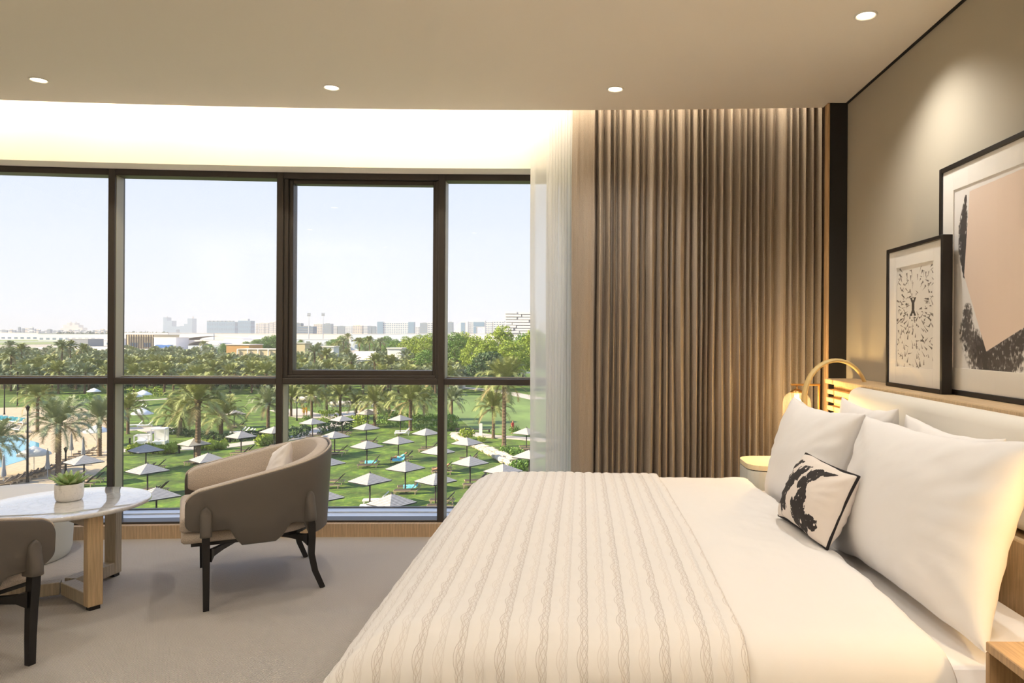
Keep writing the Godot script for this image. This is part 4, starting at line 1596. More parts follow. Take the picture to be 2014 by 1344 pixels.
func leaf_cloud(s: SurfaceTool, c: Vector3, r: Vector3, n: int, size: float, rg: RandomNumberGenerator, hollow := 0.55) -> void:   # leaves through the outer part of an ellipsoid
	for k in n:
		var d := Vector3(rg.randfn(), rg.randfn(), rg.randfn()).normalized()
		var p := c + d * r * rg.randf_range(hollow, 1.0)
		leaf(s, p, (d + Vector3(rg.randfn(), rg.randfn(), rg.randfn()) * 0.7).normalized(), size * rg.randf_range(0.6, 1.25), rg)


func leaf(s: SurfaceTool, p: Vector3, n: Vector3, size: float, rg: RandomNumberGenerator) -> void:
	var a := n.cross(Vector3(rg.randfn(), rg.randfn(), rg.randfn())).normalized() * size
	var b := n.cross(a) * 0.55
	s.add_vertex(p - a); s.add_vertex(p + b); s.add_vertex(p + a)
	s.add_vertex(p - a); s.add_vertex(p + a); s.add_vertex(p - b)


func make_tree(label: String, mat: Material, h: float, w: float, seed_: int, leaves: int) -> Node3D:
	var rg := RandomNumberGenerator.new()
	rg.seed = seed_
	var o := thing("garden_tree", label, "tree")
	var s := begin(true)
	tube(s, PackedVector3Array([Vector3(0, -0.2, 0), Vector3(0.1, h * 0.2, 0), Vector3(0.0, h * 0.45, 0.1), Vector3(0.1, h * 0.8, 0)]), [0.38, 0.3, 0.22, 0.06], 8)
	for k in 5:
		var a := TAU * k / 5.0 + 0.4
		tube(s, PackedVector3Array([Vector3(0.05, h * 0.3, 0), Vector3(cos(a) * w * 0.3, h * 0.5, sin(a) * w * 0.3), Vector3(cos(a) * w * 0.62, h * 0.66, sin(a) * w * 0.62)]), [0.16, 0.11, 0.04], 6)
	put("trunk", done(s), M.bark, o)
	s = begin()
	var blobs := 17
	for k in blobs:
		var a := k * 2.39996
		var t := (k + 0.5) / blobs
		var y := lerpf(0.30, 0.93, t) * h
		var rad := w * (0.72 * sin(PI * clampf(t * 0.8 + 0.2, 0, 1)) + 0.05) * rg.randf_range(0.6, 1.0)
		leaf_cloud(s, Vector3(cos(a) * rad, y, sin(a) * rad), Vector3(w * 0.36, h * 0.12, w * 0.36) * rg.randf_range(0.8, 1.3), leaves / blobs, 0.30, rg)
	var f := put("foliage", done(s), mat, o)
	f.set_meta("kind", "stuff")
	return o


func make_shrub(mat: Material, h: float, w: float, seed_: int, leaves: int, upright := false) -> ArrayMesh:
	var rg := RandomNumberGenerator.new()
	rg.seed = seed_
	var s := begin()
	for k in 6:
		var a := TAU * k / 6.0
		var p := Vector3(cos(a) * w * 0.28, h * 0.5, sin(a) * w * 0.28)
		tube(s, PackedVector3Array([Vector3(0, 0, 0), p]), [0.03, 0.015], 4)
		leaf_cloud(s, p + Vector3(0, h * 0.05, 0), Vector3(w * 0.32, h * 0.45, w * 0.32), leaves / 6, 0.16, rg, 0.35)
	if upright:
		for k in leaves / 3:
			var a := rg.randf() * TAU
			var rr := rg.randf() * w * 0.4
			var p := Vector3(cos(a) * rr, rg.randf_range(0.2, 1.0) * h, sin(a) * rr)
			leaf(s, p, Vector3(cos(a), 0.2, sin(a)), 0.3, rg)
	return done(s)


func hedge(label: String, pts: Array, h: float, w: float, mat: Material, seed_: int, per_m := 70) -> void:
	var rg := RandomNumberGenerator.new()
	rg.seed = seed_
	var s := begin()
	var total := 0.0
	for k in pts.size() - 1:
		total += pts[k].distance_to(pts[k + 1])
	for k in int(total * per_m):
		var a := rg.randf() * (pts.size() - 1)
		var p := spline(pts, a)
		var side := rg.randf_range(-1, 1)
		var y := rg.randf()
		if rg.randf() < 0.75:
			if rg.randf() < 0.5:
				y = rg.randf_range(0.8, 1.0)
			else:
				side = signf(side) * rg.randf_range(0.75, 1.0)
		p += Vector3(side * w / 2 * 0.7, y * h * (1.0 + 0.12 * sin(a * 9.0)), side * w / 2 * 0.7)
		leaf(s, p, Vector3(side, 0.6, rg.randfn()).normalized(), 0.17 * rg.randf_range(0.7, 1.3), rg)
	for k in int(total / 0.6):
		var p := spline(pts, rg.randf() * (pts.size() - 1))
		tube(s, PackedVector3Array([p, p + Vector3(0.05, h * 0.7, 0)]), [0.03, 0.015], 4)
	tag(put("hedge", done(s), mat), label, "hedge")


# ---------------------------------------------------------------- garden furniture
func make_parasol(label: String, slat_mat: Material, half := 1.06) -> Node3D:
	var o := thing("slatted_parasol", label, "parasol", Vector3.ZERO, 0.0, "slatted parasols on the lawn")
	put("pole", lathe_mesh(PackedVector2Array([Vector2(0.055, 0.0), Vector2(0.055, 2.2), Vector2(0.0005, 2.2)]), 10), M.pole_dark, o)
	var s := begin()
	box(s, Vector3(0, 0.05, 0), Vector3(0.5, 0.1, 0.5), 0.01)
	put("base", done(s), M.pole_dark, o)
	s = begin()
	var eave := 1.74
	var rise := 0.56
	var rows := 10
	for f in 4:
		var b := Basis(U, PI / 2 * f)
		for k in rows:
			var r0 := (k + 0.10) / rows
			var r1 := (k + 0.75) / rows
			var p := []
			for q in [[-r0, r0], [r0, r0], [r1, r1], [-r1, r1]]:
				p.append(b * Vector3(q[0] * half, eave + rise * (1.0 - q[1]) + 0.02, q[1] * half))
			poly(s, p, Vector3(0, 0, 0))
			var low := []
			for v in p:
				low.append(v - Vector3(0, 0.025, 0))
			poly(s, low, Vector3(0, 9, 0))
			poly(s, [p[2], p[3], low[3], low[2]], Vector3(0, eave, 0))
			poly(s, [p[0], p[1], low[1], low[0]], b * Vector3(0, eave, half * 3))
	put("canopy_slats", done(s), slat_mat, o).set_meta("kind", "stuff")
	s = begin()
	for f in 4:
		var b := Basis(U, PI / 2 * f)
		var a0 := b * Vector3(-half * 0.98, eave - 0.05, half * 0.98)
		var a1 := b * Vector3(half * 0.98, eave - 0.05, half * 0.98)
		poly(s, [a0, a1, Vector3(0, eave + rise - 0.06, 0)], Vector3(0, 0, 0))
		tube(s, PackedVector3Array([Vector3(0, eave + rise - 0.02, 0), a1 + Vector3(0, 0.03, 0)]), [0.03, 0.025], 4)
	put("frame", done(s), M.canopy_gap_shade, o)
	put("finial", lathe_mesh(PackedVector2Array([Vector2(0.06, 2.28), Vector2(0.05, 2.36), Vector2(0.0005, 2.42)]), 8), M.pole_dark, o)
	return o


func make_lounger(label: String, cat_group: String, frame_mat: Material, pad: Material) -> Node3D:   # the head towards +x
	var o := thing("sun_lounger", label, "sun lounger", Vector3.ZERO, 0.0, cat_group)
	var s := begin()
	for z in [-0.30, 0.30]:
		box(s, Vector3(-0.35, 0.30, z), Vector3(1.9, 0.06, 0.05))
		for x in [-1.2, 0.45]:
			box(s, Vector3(x, 0.14, z), Vector3(0.06, 0.28, 0.05))
	for x in [-1.28, 0.58]:
		box(s, Vector3(x, 0.30, 0), Vector3(0.06, 0.06, 0.6))
	put("frame", done(s), frame_mat, o)
	put("seat", box_mesh(Vector3(-0.62, 0.345, 0), Vector3(1.3, 0.05, 0.56), 0.012), pad, o)
	put("backrest", box_mesh(Vector3(0.30, 0.60, 0), Vector3(0.82, 0.05, 0.56), 0.012, Basis(Vector3.BACK, 0.78)), pad, o)
	return o


func garden() -> void:
	var near := make_palm("date_palm", "", M.frond, true, 40)
	var near2 := make_palm("date_palm", "", M.frond_grey, true, 60)
	var singles := [   # [kind, foot x, foot y, crown x, crown y (all on the enlargements), enlargement, size, label]
		[1, 335, 1040, 315, 735, 1, 1.05, "big date palm beside the pool, right of the black lamp post"],
		[1, 572, 930, 570, 700, 1, 0.95, "date palm on the pool deck beside the first mullion"],
		[0, 1137, 972, 1130, 600, 1, 1.05, "tall date palm with a shaggy skirt, its trunk beside a pale parasol"],
		[0, 1035, 806, 1035, 690, 1, 1.0, "date palm just left of the tall shaggy one"],
		[0, 1270, 832, 1270, 690, 1, 1.0, "date palm behind the tall shaggy one, to its right"],
		[1, 1540, 796, 1542, 620, 1, 1.0, "date palm above two white loungers beside the second mullion"],
		[1, -45, 1060, -20, 850, 1, 1.0, "date palm cut by the left edge of view, over the pool"],
		[0, 215, 790, 200, 580, 1, 0.95, "date palm behind the pool loungers and the big date palm"],
		[0, 735, 800, 715, 650, 1, 0.9, "date palm half hidden by the first mullion, beside the white cabana"],
		[0, 213, 722, 210, 570, 2, 0.9, "date palm beside two standing guests by the low white wall"],
		[0, 377, 716, 375, 575, 2, 0.95, "date palm in front of the low white garden wall"],
		[0, 575, 762, 580, 610, 2, 1.0, "date palm directly behind the farthest parasol of the lawn"],
		[0, 780, 782, 782, 600, 2, 1.15, "broad date palm behind the dark hedge at the end of the lawn"],
		[0, 658, 727, 655, 620, 2, 0.8, "smaller date palm between two broad ones behind the dark hedge"],
		[0, 858, 727, 850, 610, 2, 0.85, "date palm behind the dark hedge, right of the broad one"],
		[1, 1018, 746, 1022, 600, 2, 0.85, "date palm beside the third mullion at the edge of the green field"],
		[0, 1318, 872, 1302, 485, 2, 1.2, "tallest date palm right of the rock wall, rising past the transom"],
		[0, 1257, 826, 1252, 640, 2, 0.95, "date palm with a bare trunk just left of the tallest one"],
		[0, 1090, 475, 1090, 365, 2, 0.9, "slim palm in front of the bright trees by the white pergola"],
		[0, 300, 690, 300, 590, 2, 0.8, "date palm in the shade behind the low white garden wall"],
		[0, 470, 715, 468, 620, 2, 0.8, "date palm at the right end of the low white garden wall"],
		[0, 95, 700, 92, 585, 2, 0.85, "date palm right beside the second mullion, above the path"],
	]
	var idx := 0
	for p in singles:
		var foot: Vector3 = q1(p[1], p[2]) if p[5] == 1 else q2(p[1], p[2])
		var u: float = p[3] * 0.3423 + (0.0 if p[5] == 1 else 540.0)
		var v: float = 580.0 + p[4] * 0.3423
		var c := at_depth(u, v, -foot.z)
		var h := clampf(c.y - LAWN, 2.5, 13.0)
		place_palm([near, near2][p[0]], foot, h, p[6] * (1.3 if idx in [2, 3, 4] else 1.14), p[7], idx * 1.7)
		idx += 1
	near.queue_free()
	near2.queue_free()
	remove_child(near)
	remove_child(near2)
	# the grove
	var far := [make_palm("grove_palm", "", M.frond, false, 80), make_palm("grove_palm", "", M.frond_grey, false, 90), make_palm("grove_palm", "", M.frond, false, 100)]
	var rg := RandomNumberGenerator.new()
	rg.seed = 5
	var made := []
	var tries := 0
	var gl := "date palm standing in the dense grove between the lawn and the white buildings"
	var mass := []
	while made.size() < 520 and tries < 9000:
		tries += 1
		var u := rg.randf_range(-60, 900)
		var v := 677.0 + 66.0 * pow(rg.randf(), 0.85)
		if u < 230 and v < 690 and rg.randf() < 0.85: continue
		if u > 420 and u < 560 and v < 703: continue
		if u > 570 and u < 660 and v < 690: continue
		if u > 680 and u < 735 and v > 688 and v < 720: continue
		if u > 755 and u < 800 and v > 683 and v < 704: continue
		if u > 800 and v < 708: continue
		var h := rg.randf_range(2.6, 4.8)
		var c := on_height(u, v, LAWN + h)
		if -c.z > 400 or -c.z < 150: continue
		var ok := true
		for m in made:
			if Vector2(m.x - c.x, m.z - c.z).length() < 4.5:
				ok = false
				break
		if not ok: continue
		made.append(c)
		mass.append([c, h, rg.randf_range(1.0, 1.4), rg.randf() * TAU, rg.randi() % 3])
	mass.sort_custom(func(a, b): return a[0].z > b[0].z)
	for k in mini(mass.size(), 240):
		var m: Array = mass[k]
		place_palm(far[m[4]], Vector3(m[0].x, LAWN, m[0].z), m[1], m[2], gl, m[3], "date palms of the grove")
	var rest := mass.slice(240)
	for kind in 2:   # the farthest of the grove, past three hundred: trunks and crowns
		var ms := MultiMesh.new()
		ms.transform_format = MultiMesh.TRANSFORM_3D
		ms.mesh = (far[0].get_child(0) as MeshInstance3D).mesh if kind == 0 else (far[1].get_child(1) as MeshInstance3D).mesh
		ms.instance_count = rest.size()
		for k in rest.size():
			var m: Array = rest[k]
			ms.set_instance_transform(k, Transform3D(Basis(U, m[3]).scaled(Vector3.ONE * m[2]), Vector3(m[0].x, LAWN + m[1] - 6.42 * m[2], m[0].z)))
		var mi := MultiMeshInstance3D.new()
		mi.name = ["far_palm_trunks", "far_palm_crowns"][kind]
		mi.multimesh = ms
		mi.material_override = [M.bark, M.frond_grey][kind]
		mi.set_meta("kind", "stuff")
		tag(mi, ["trunks of the farthest palms of the grove", "crowns of the farthest palms of the grove"][kind], "palm trees")
		add_child(mi)
	for extra in [[180, 560, 8.5], [390, 618, 8.0], [1115, 585, 9.5], [1270, 565, 9.0], [200, 725, 8.0], [1500, 612, 8.0]]:   # tall ones before the sand
		var c := on_height(extra[0] * 0.1092, 620 + extra[1] * 0.1092, LAWN + extra[2])
		place_palm(far[rg.randi() % 2], Vector3(c.x, LAWN, c.z), extra[2], 1.0, "tall slim date palm rising from the grove against the white sand", rg.randf() * TAU, "tall palms before the sand")
	var big := [   # [enlargement, x, y, crown radius in pixels]
		[0, 630, 760, 13], [0, 820, 740, 13], [0, 1340, 780, 15], [0, 150, 1000, 20], [0, 400, 1020, 18], [0, 900, 950, 22], [0, 1560, 960, 18], [0, 1860, 1000, 19], [0, 1700, 720, 12], [0, 60, 880, 16], [0, 1120, 900, 14],
		[1, 330, 640, 17], [1, 530, 630, 15], [1, 700, 720, 15], [1, 1010, 520, 12], [1, 960, 830, 28], [1, 340, 850, 20], [1, 1270, 730, 15], [1, 1540, 750, 17], [1, 1850, 640, 16], [1, 1880, 780, 24], [1, 60, 600, 14], [1, 520, 850, 18], [1, 690, 890, 19], [1, 1400, 850, 18], [1, 120, 760, 17], [1, 880, 640, 14],
		[2, 340, 640, 25], [2, 500, 690, 25], [2, 840, 770, 27], [2, 1160, 770, 28], [2, 1380, 800, 30], [2, 1580, 690, 22], [2, 140, 760, 20], [2, 1180, 640, 17], [2, 780, 660, 16], [2, 730, 500, 14], [2, 795, 440, 13], [2, 950, 510, 16], [2, 1090, 490, 16], [2, 1240, 505, 15], [2, 660, 540, 14], [2, 400, 560, 12], [2, 250, 545, 11], [2, 520, 540, 11], [2, 150, 520, 11], [2, 600, 570, 12]]
	for q in big:
		var u: float = [0.0, 250.0, 570.0][q[0]] + q[1] * [0.1092, 0.149, 0.144][q[0]]
		var v: float = [620.0, 600.0, 600.0][q[0]] + q[2] * [0.1092, 0.149, 0.144][q[0]]
		var sz := rg.randf_range(1.0, 1.15)
		var c := at_depth(u, v, 3.2 * sz * FOCAL / q[3])
		place_palm(far[rg.randi() % 3], Vector3(c.x, LAWN, c.z), clampf(c.y - LAWN, 3.0, 12.5), sz, "larger date palm standing out of the grove above the transom", rg.randf() * TAU, "larger palms of the grove")
	for f in far:
		remove_child(f)
		f.queue_free()
	# undergrowth between the trunks
	var bush := make_shrub(M.leaf_dark, 1.5, 2.4, 3, 330)
	var mm := MultiMesh.new()
	mm.transform_format = MultiMesh.TRANSFORM_3D
	mm.mesh = bush
	var tr := []
	for k in 900:
		var u := rg.randf_range(-80, 1050)
		var v := rg.randf_range(692, 768)
		if u > 555 and v > 755: continue
		if u < 140 and v > 752: continue
		if u > 880 and v > 738: continue
		var p := on_height(u, v, LAWN)
		if p.z < -330: continue
		tr.append(Transform3D(Basis(U, rg.randf() * TAU).scaled(Vector3.ONE * rg.randf_range(0.7, 1.5)), p))
	mm.instance_count = tr.size()
	for k in tr.size():
		mm.set_instance_transform(k, tr[k])
	var ug := MultiMeshInstance3D.new()
	ug.name = "undergrowth"
	ug.multimesh = mm
	ug.material_override = M.leaf_dark
	ug.set_meta("kind", "stuff")
	tag(ug, "dark low undergrowth between the trunks of the palm grove", "undergrowth")
	add_child(ug)
	# broad trees at the right
	var kinds := [
		make_tree("", M.leaf_yellow, 14.0, 6.0, 1, 5200), make_tree("", M.leaf_green, 14.0, 6.5, 2, 5200), make_tree("", M.leaf_dark, 9.0, 7.5, 3, 5200)]
	var trees := [   # [kind, u, top v, depth, size, label]
		[0, 1130, 654, 190, 1.0, "yellow green tree behind the heavy drape, first of the row"],
		[1, 1185, 656, 195, 1.1, "green tree behind the heavy drape, second of the row"],
		[0, 1245, 652, 200, 1.1, "yellow green tree behind the heavy drape, third of the row"],
		[1, 1310, 655, 195, 1.1, "green tree behind the heavy drape, fourth of the row"],
		[0, 1380, 654, 205, 1.1, "yellow green tree behind the heavy drape, fifth of the row"],
		[1, 895, 656, 215, 1.0, "leafy tree beside the third mullion"],
		[0, 912, 655, 240, 1.0, "tall yellow green tree left of the gate shaped tower"],
		[0, 935, 662, 205, 0.9, "small crowned yellow green tree below the gate shaped tower"],
		[0, 985, 643, 215, 1.1, "tallest yellow green tree, its top against the stacked white building"],
		[0, 960, 668, 190, 0.95, "bright yellow green tree at the middle of the right hand trees"],
		[2, 962, 692, 168, 0.95, "dark spreading tree behind the fan of a palm"],
		[0, 1005, 672, 185, 1.0, "bright yellow green tree right of the dark spreading one"],
		[1, 1030, 658, 210, 1.0, "green tree in front of the stacked white building"],
		[0, 1052, 650, 200, 1.1, "yellow green tree beside the edge of the white sheer"],
		[1, 1090, 655, 200, 1.1, "green tree seen through the white sheer"],
		[0, 845, 657, 260, 1.0, "yellow green tree at the right edge of the opening sash"],
		[0, 822, 660, 265, 0.95, "yellow green tree left of the one at the sash edge"],
		[0, 800, 663, 270, 0.8, "slim yellow green tree above a white garden room"],
		[1, 838, 690, 200, 0.8, "rounded green tree low in the corner of the opening sash"],
		[1, 778, 668, 330, 0.7, "small green tree behind the white garden room"],
		[1, 505, 668, 420, 1.0, "dark green tree behind the tan building"],
		[1, 525, 662, 430, 1.1, "broad dark green tree right of the tan building"],
		[1, 540, 660, 430, 1.1, "dark green tree beside the second mullion near the horizon"],
		[1, 485, 672, 420, 0.8, "dark green tree at the left of the tree clump behind the tan building"],
		[1, 412, 678, 380, 0.7, "dark green tree before the white tents"],
		[1, 440, 676, 390, 0.6, "small dark green tree left of the tan building"],
		[1, 672, 661, 400, 0.9, "dark green tree right of the floodlight masts"],
		[1, 655, 668, 420, 0.8, "low dark tree between the floodlight masts and a taller tree"],
		[1, 720, 664, 420, 0.9, "dark tree above the long pale roofed garden building"],
		[1, 742, 668, 400, 0.8, "dark tree left of the row of yellow green trees"],
		[1, 590, 672, 400, 0.7, "low dark tree beside the left floodlight mast"],
		[1, 760, 662, 380, 0.9, "yellowish green tree at the left end of the right hand trees"],
	]
	for t in trees:
		var c := at_depth(t[1], t[2], t[3])
		var o: Node3D = copy(kinds[t[0]], Vector3(c.x, LAWN, c.z), rg.randf() * TAU, t[5], "")
		var h: float = (c.y - LAWN) / [14.0, 14.0, 9.0][t[0]]
		o.scale = Vector3(t[4], h, t[4])
	for k in kinds:
		remove_child(k)
		k.queue_free()
	hedge("dark clipped hedge curving along the far side of the path", [q1(930, 800), q1(1060, 812), q1(1200, 832), q1(1330, 846), q1(1480, 822), q1(1620, 800)], 0.9, 1.0, M.leaf_dark, 1)
	hedge("dark leafy hedge across the end of the parasol lawn", [q2(590, 735), q2(680, 755), q2(800, 775), q2(920, 783), q2(1040, 778)], 2.0, 2.0, M.leaf_green, 2, 110)
	hedge("dark hedge between the path and two far parasols", [q2(255, 805), q2(340, 785), q2(440, 770)], 1.3, 1.3, M.leaf_dark, 3, 90)
	hedge("dark hedge behind the back of the armchair beside the second mullion", [q2(40, 840), q2(120, 822), q2(195, 808)], 1.3, 1.3, M.leaf_dark, 4, 90)
	hedge("yellow green planting below the low white garden wall", [q2(262, 725), q2(310, 722), q2(368, 716)], 1.4, 1.6, M.leaf_yellow, 5, 90)
	hedge("yellow green planting left of the farthest parasol", [q2(455, 762), q2(490, 755), q2(530, 745)], 1.4, 1.6, M.leaf_yellow, 6, 90)
	hedge("low green planting along the left side of the far lawn", [q1(400, 612), q1(470, 606), q1(530, 592)], 1.0, 2.0, M.leaf_green, 7, 60)
	hedge("yellow leaved planting below the grove beside the first mullion", [q1(735, 590), q1(850, 588), q1(930, 583)], 1.8, 2.5, M.leaf_yellow, 8, 60)
	var bright := make_shrub(M.leaf_yellow, 1.0, 1.1, 12, 240, true)
	var k2 := 0
	for p in [[755, 905], [785, 902], [815, 900], [845, 898], [878, 905], [918, 908], [945, 906], [972, 905], [1000, 903], [1160, 885], [1190, 884], [1216, 886], [1262, 882], [1284, 880], [1495, 862], [1520, 856], [1545, 850], [1572, 845]]:
		var b := tag(put("shrub", bright, M.leaf_yellow), "bright yellow green shrub of the row edging the garden path", "shrub", "yellow green shrubs along the path")
		b.position = q1(p[0], p[1] + 8)
		b.rotation.y = k2 * 1.3
		b.scale = Vector3.ONE * rg.randf_range(0.8, 1.1)
		k2 += 1
	var loose := make_shrub(M.leaf_green, 1.4, 1.8, 13, 300)
	for p in [[1105, 835, 1.1, "loose yellow green shrub at the top end of the rock wall", 1], [1390, 945, 0.9, "grey green shrub behind the lower end of the rock wall", 0], [1330, 925, 0.8, "small shrub on the slope behind the rock wall", 0], [1400, 1035, 1.0, "red flowering shrub at the foot of the rock wall", 0], [1440, 1010, 0.8, "shrub at the foot of the rock wall near the sheer", 0], [1380, 800, 0.8, "shrub between the tallest palm and a pale parasol", 0], [1015, 780, 1.0, "green shrub beside the third mullion at the hedge end", 0], [185, 728, 0.7, "green shrub in the bed below the standing guests", 0], [1190, 850, 0.6, "small shrub among the stones of the rock wall", 1]]:
		var b := tag(put("shrub", loose, [M.leaf_green, M.leaf_yellow][p[4]]), p[3], "shrub")
		b.position = q2(p[0], p[1])
		b.scale = Vector3.ONE * float(p[2])
	# the rock wall, two rows of pale boulders
	var rw := thing("rock_wall", "curved rock wall of pale boulders at the right edge of the lawn", "boulders")
	var stones := []
	for v in 4:
		var r2 := RandomNumberGenerator.new()
		r2.seed = 70 + v
		var pr := []
		for j in 5:
			var ring := PackedVector3Array()
			var lat := -PI / 2 + PI * (j + 0.5) / 5.0
			for i in 7:
				var an := TAU * i / 7.0 + j * 0.4
				ring.append(Vector3(cos(an) * cos(lat), sin(lat) * 0.75, sin(an) * cos(lat)) * r2.randf_range(0.85, 1.15))
			pr.append(ring)
		var s := begin()
		loft(s, pr)
		stones.append(done(s))
	for row in 2:
		var line := [q2(1035, 828 - row * 2), q2(1100, 858 - row * 6), q2(1180, 893 - row * 12), q2(1250, 930 - row * 20), q2(1310, 962 - row * 26), q2(1375, 992 - row * 30)]
		for k in 24:
			var p := spline(line, k / 24.0 * 5.0)
			var st := put("rock", stones[k % 4], M.rock, rw)
			var sz := rg.randf_range(0.36, 0.52)
			st.transform = Transform3D(Basis(U, rg.randf() * TAU).scaled(Vector3(sz * 1.15, sz * 0.9, sz)), p + Vector3(rg.randf_range(-0.1, 0.1), 0.25 + row * 0.05, rg.randf_range(-0.1, 0.1)))
	furniture(rg)


func furniture(rg: RandomNumberGenerator) -> void:
	var dark := make_parasol("", M.canopy_slat)
	var pale := make_parasol("", M.canopy_pale)
	var lg := make_lounger("", "loungers under the parasols", M.teak, M.sling)
	var lw := make_lounger("", "pale loungers", M.white_pad, M.white_pad)
	var spots := [   # [foot x, foot y, enlargement, kind, lounger kind, label]
		[547, 1216, 2, 0, 1, "striped parasol nearest the foot of the bed, beside a white lounger"],
		[751, 1132, 2, 0, 0, "striped parasol behind the nearest ones, blue towel below it"],
		[925, 1216, 2, 0, 0, "striped parasol crossed by the lower part of the third mullion"],
		[530, 985, 2, 0, 0, "parasol above a teal towel in the middle of the lawn"],
		[711, 955, 2, 0, 0, "parasol above two guests lying under a blue towel"],
		[527, 862, 2, 0, 0, "parasol in the fourth row, its loungers just behind the path hedge"],
		[345, 918, 2, 0, 0, "parasol just right of the top of the armchair"],
		[218, 826, 2, 0, 0, "parasol above the armchair back beside the dark hedge"],
		[388, 806, 2, 0, 0, "parasol standing before the dark hedge near the path"],
		[535, 762, 2, 0, 0, "farthest parasol of the lawn, right before a date palm"],
		[722, 802, 2, 0, 1, "far parasol with two white loungers before the leafy hedge"],
		[871, 897, 2, 0, 0, "parasol left of the third mullion below the leafy hedge"],
		[937, 1022, 2, 0, 0, "parasol half behind the third mullion in the middle of the lawn"],
		[1105, 962, 2, 0, 0, "grey parasol in front of the boulder border with dark loungers"],
		[1123, 1096, 2, 0, 0, "striped parasol right of the third mullion, nearest the bed corner"],
		[1447, 892, 2, 1, 0, "pale parasol beside the tallest palm at the edge of the sheer"],
		[1462, 1050, 2, 1, 0, "pale parasol at the foot of the boulder border beside the sheer"],
		[1312, 1150, 2, 0, 0, "parasol whose top just shows above the corner of the bed"],
		[672, 1365, 2, 0, 0, "parasol whose top just shows above the window ledge left of the third mullion"],
		[295, 1100, 2, 0, 0, "striped parasol half hidden behind the right edge of the armchair"],
		[262, 1330, 2, 0, 0, "striped parasol low beside the armchair leg sleeve, mostly hidden"],
		[838, 1012, 1, 0, 0, "parasol with two dark loungers just right of the first mullion"],
		[847, 1150, 1, 0, 0, "striped parasol above the right rim of the marble table"],
		[898, 1320, 1, 0, 0, "striped parasol touching the window ledge right of the marble table"],
		[1116, 968, 1, 1, 0, "pale parasol beside the trunk of the tall shaggy palm"],
		[1385, 918, 1, 0, 0, "grey parasol above the sloping arm of the armchair"],
		[1195, 1075, 1, 0, 0, "parasol peeping over the left arm of the armchair"],
		[482, 1090, 1, 0, 0, "dark striped parasol behind the succulent, left of the first mullion"],
		[1575, 885, 1, 1, 0, "pale parasol cut by the second mullion above the path"],
		[1345, 765, 1, 1, 0, "small pale parasol in the shade behind the shaggy palms"],
	]
	var k := 0
	for p in spots:
		var foot: Vector3 = q1(p[0], p[1]) if p[2] == 1 else q2(p[0], p[1])
		copy([dark, pale][p[3]], foot, 0.96 + 0.08 * sin(k * 2.1), p[5], "slatted parasols on the lawn", 1.09)
		for s in 2:
			var at := foot + Vector3(0.55 if s == 0 else 0.75, 0, [-0.85, 0.85][s]) + Vector3(0.15 * sin(k * 3.7 + s), 0, 0)
			copy([lg, lw][p[4]], at, 0.12 * sin(k * 1.9 + s * 2.0) + 0.15, "%s lounger of the pair under the %s" % [["far", "near"][s], short(p[5])], "loungers under the lawn parasols")
		k += 1
	# loungers without shade
	for q in [[1385, 800, 1], [1405, 803, 1], [1425, 808, 1], [1440, 812, 1], [800, 660, 1], [820, 668, 1], [795, 760, 1], [850, 762, 1]]:
		copy(lw, q1(q[0], q[1]), 0.6, "white lounger without a parasol on the lawn beyond the hedge", "white loungers beyond the hedge")
	for i in 13:
		var a := i / 12.0
		copy(lw, q1(lerpf(-20, 150, a), lerpf(768, 795, a) - (i % 2) * 46), -0.5, "white lounger in the double row across the pool", "white loungers across the pool")
	var lt := make_lounger("", "pool loungers", M.white_pad, M.towel_blue)
	for i in 8:
		copy(lt, q1(lerpf(-30, 120, i / 7.0), lerpf(728, 742, i / 7.0)), -0.5, "pale blue lounger in the row across the pool", "blue loungers across the pool")
	for i in 9:
		copy(lg, q1(lerpf(20, 330, i / 8.0), lerpf(1105, 1012, i / 8.0)), 0.75, "dark lounger in the row along the near edge of the pool deck", "dark loungers along the deck")
	for i in 6:
		copy(lg, q1(lerpf(390, 530, i / 5.0), lerpf(990, 912, i / 5.0)), 0.75, "dark lounger in the row behind the big date palm", "dark loungers behind the big palm")
	for o in [dark, pale, lg, lw, lt]:
		remove_child(o)
		o.queue_free()
	# round umbrellas, open and closed
	var open_ := thing("beach_umbrella", "", "umbrella")
	put("pole", lathe_mesh(PackedVector2Array([Vector2(0.03, 0), Vector2(0.03, 2.3), Vector2(0.0005, 2.3)]), 8), M.mast_grey, open_)
	put("canopy", lathe_mesh(PackedVector2Array([Vector2(1.38, 1.62), Vector2(1.40, 1.72), Vector2(0.75, 2.10), Vector2(0.12, 2.42), Vector2(0.0005, 2.48)]), 8), M.canopy_white, open_)
	for q in [[770, 640, "white umbrella left of two more on the lawn beyond the cabanas", 1.0], [822, 632, "white umbrella with the tallest peak beyond the cabanas", 1.1], [815, 757, "white umbrella directly behind the cabanas", 1.05], [555, 870, "pale umbrella on the pool deck between a palm and the first mullion", 1.0], [540, 600, "small white umbrella before the grove left of the first mullion", 0.9], [195, 1022, "beige umbrella between the lamp post and the big palm", 1.0]]:
		copy(open_, q1(q[0], q[1]), 0.3, q[2], "", q[3])
	remove_child(open_)
	open_.queue_free()
	var shut := thing("closed_umbrella", "", "umbrella")
	put("pole", lathe_mesh(PackedVector2Array([Vector2(0.03, 0), Vector2(0.03, 2.6), Vector2(0.0005, 2.6)]), 8), M.mast_grey, shut)
	put("cloth", lathe_mesh(PackedVector2Array([Vector2(0.17, 0.75), Vector2(0.20, 0.9), Vector2(0.12, 1.5), Vector2(0.10, 2.2), Vector2(0.0005, 2.62)]), 10), M.folded_cloth, shut)
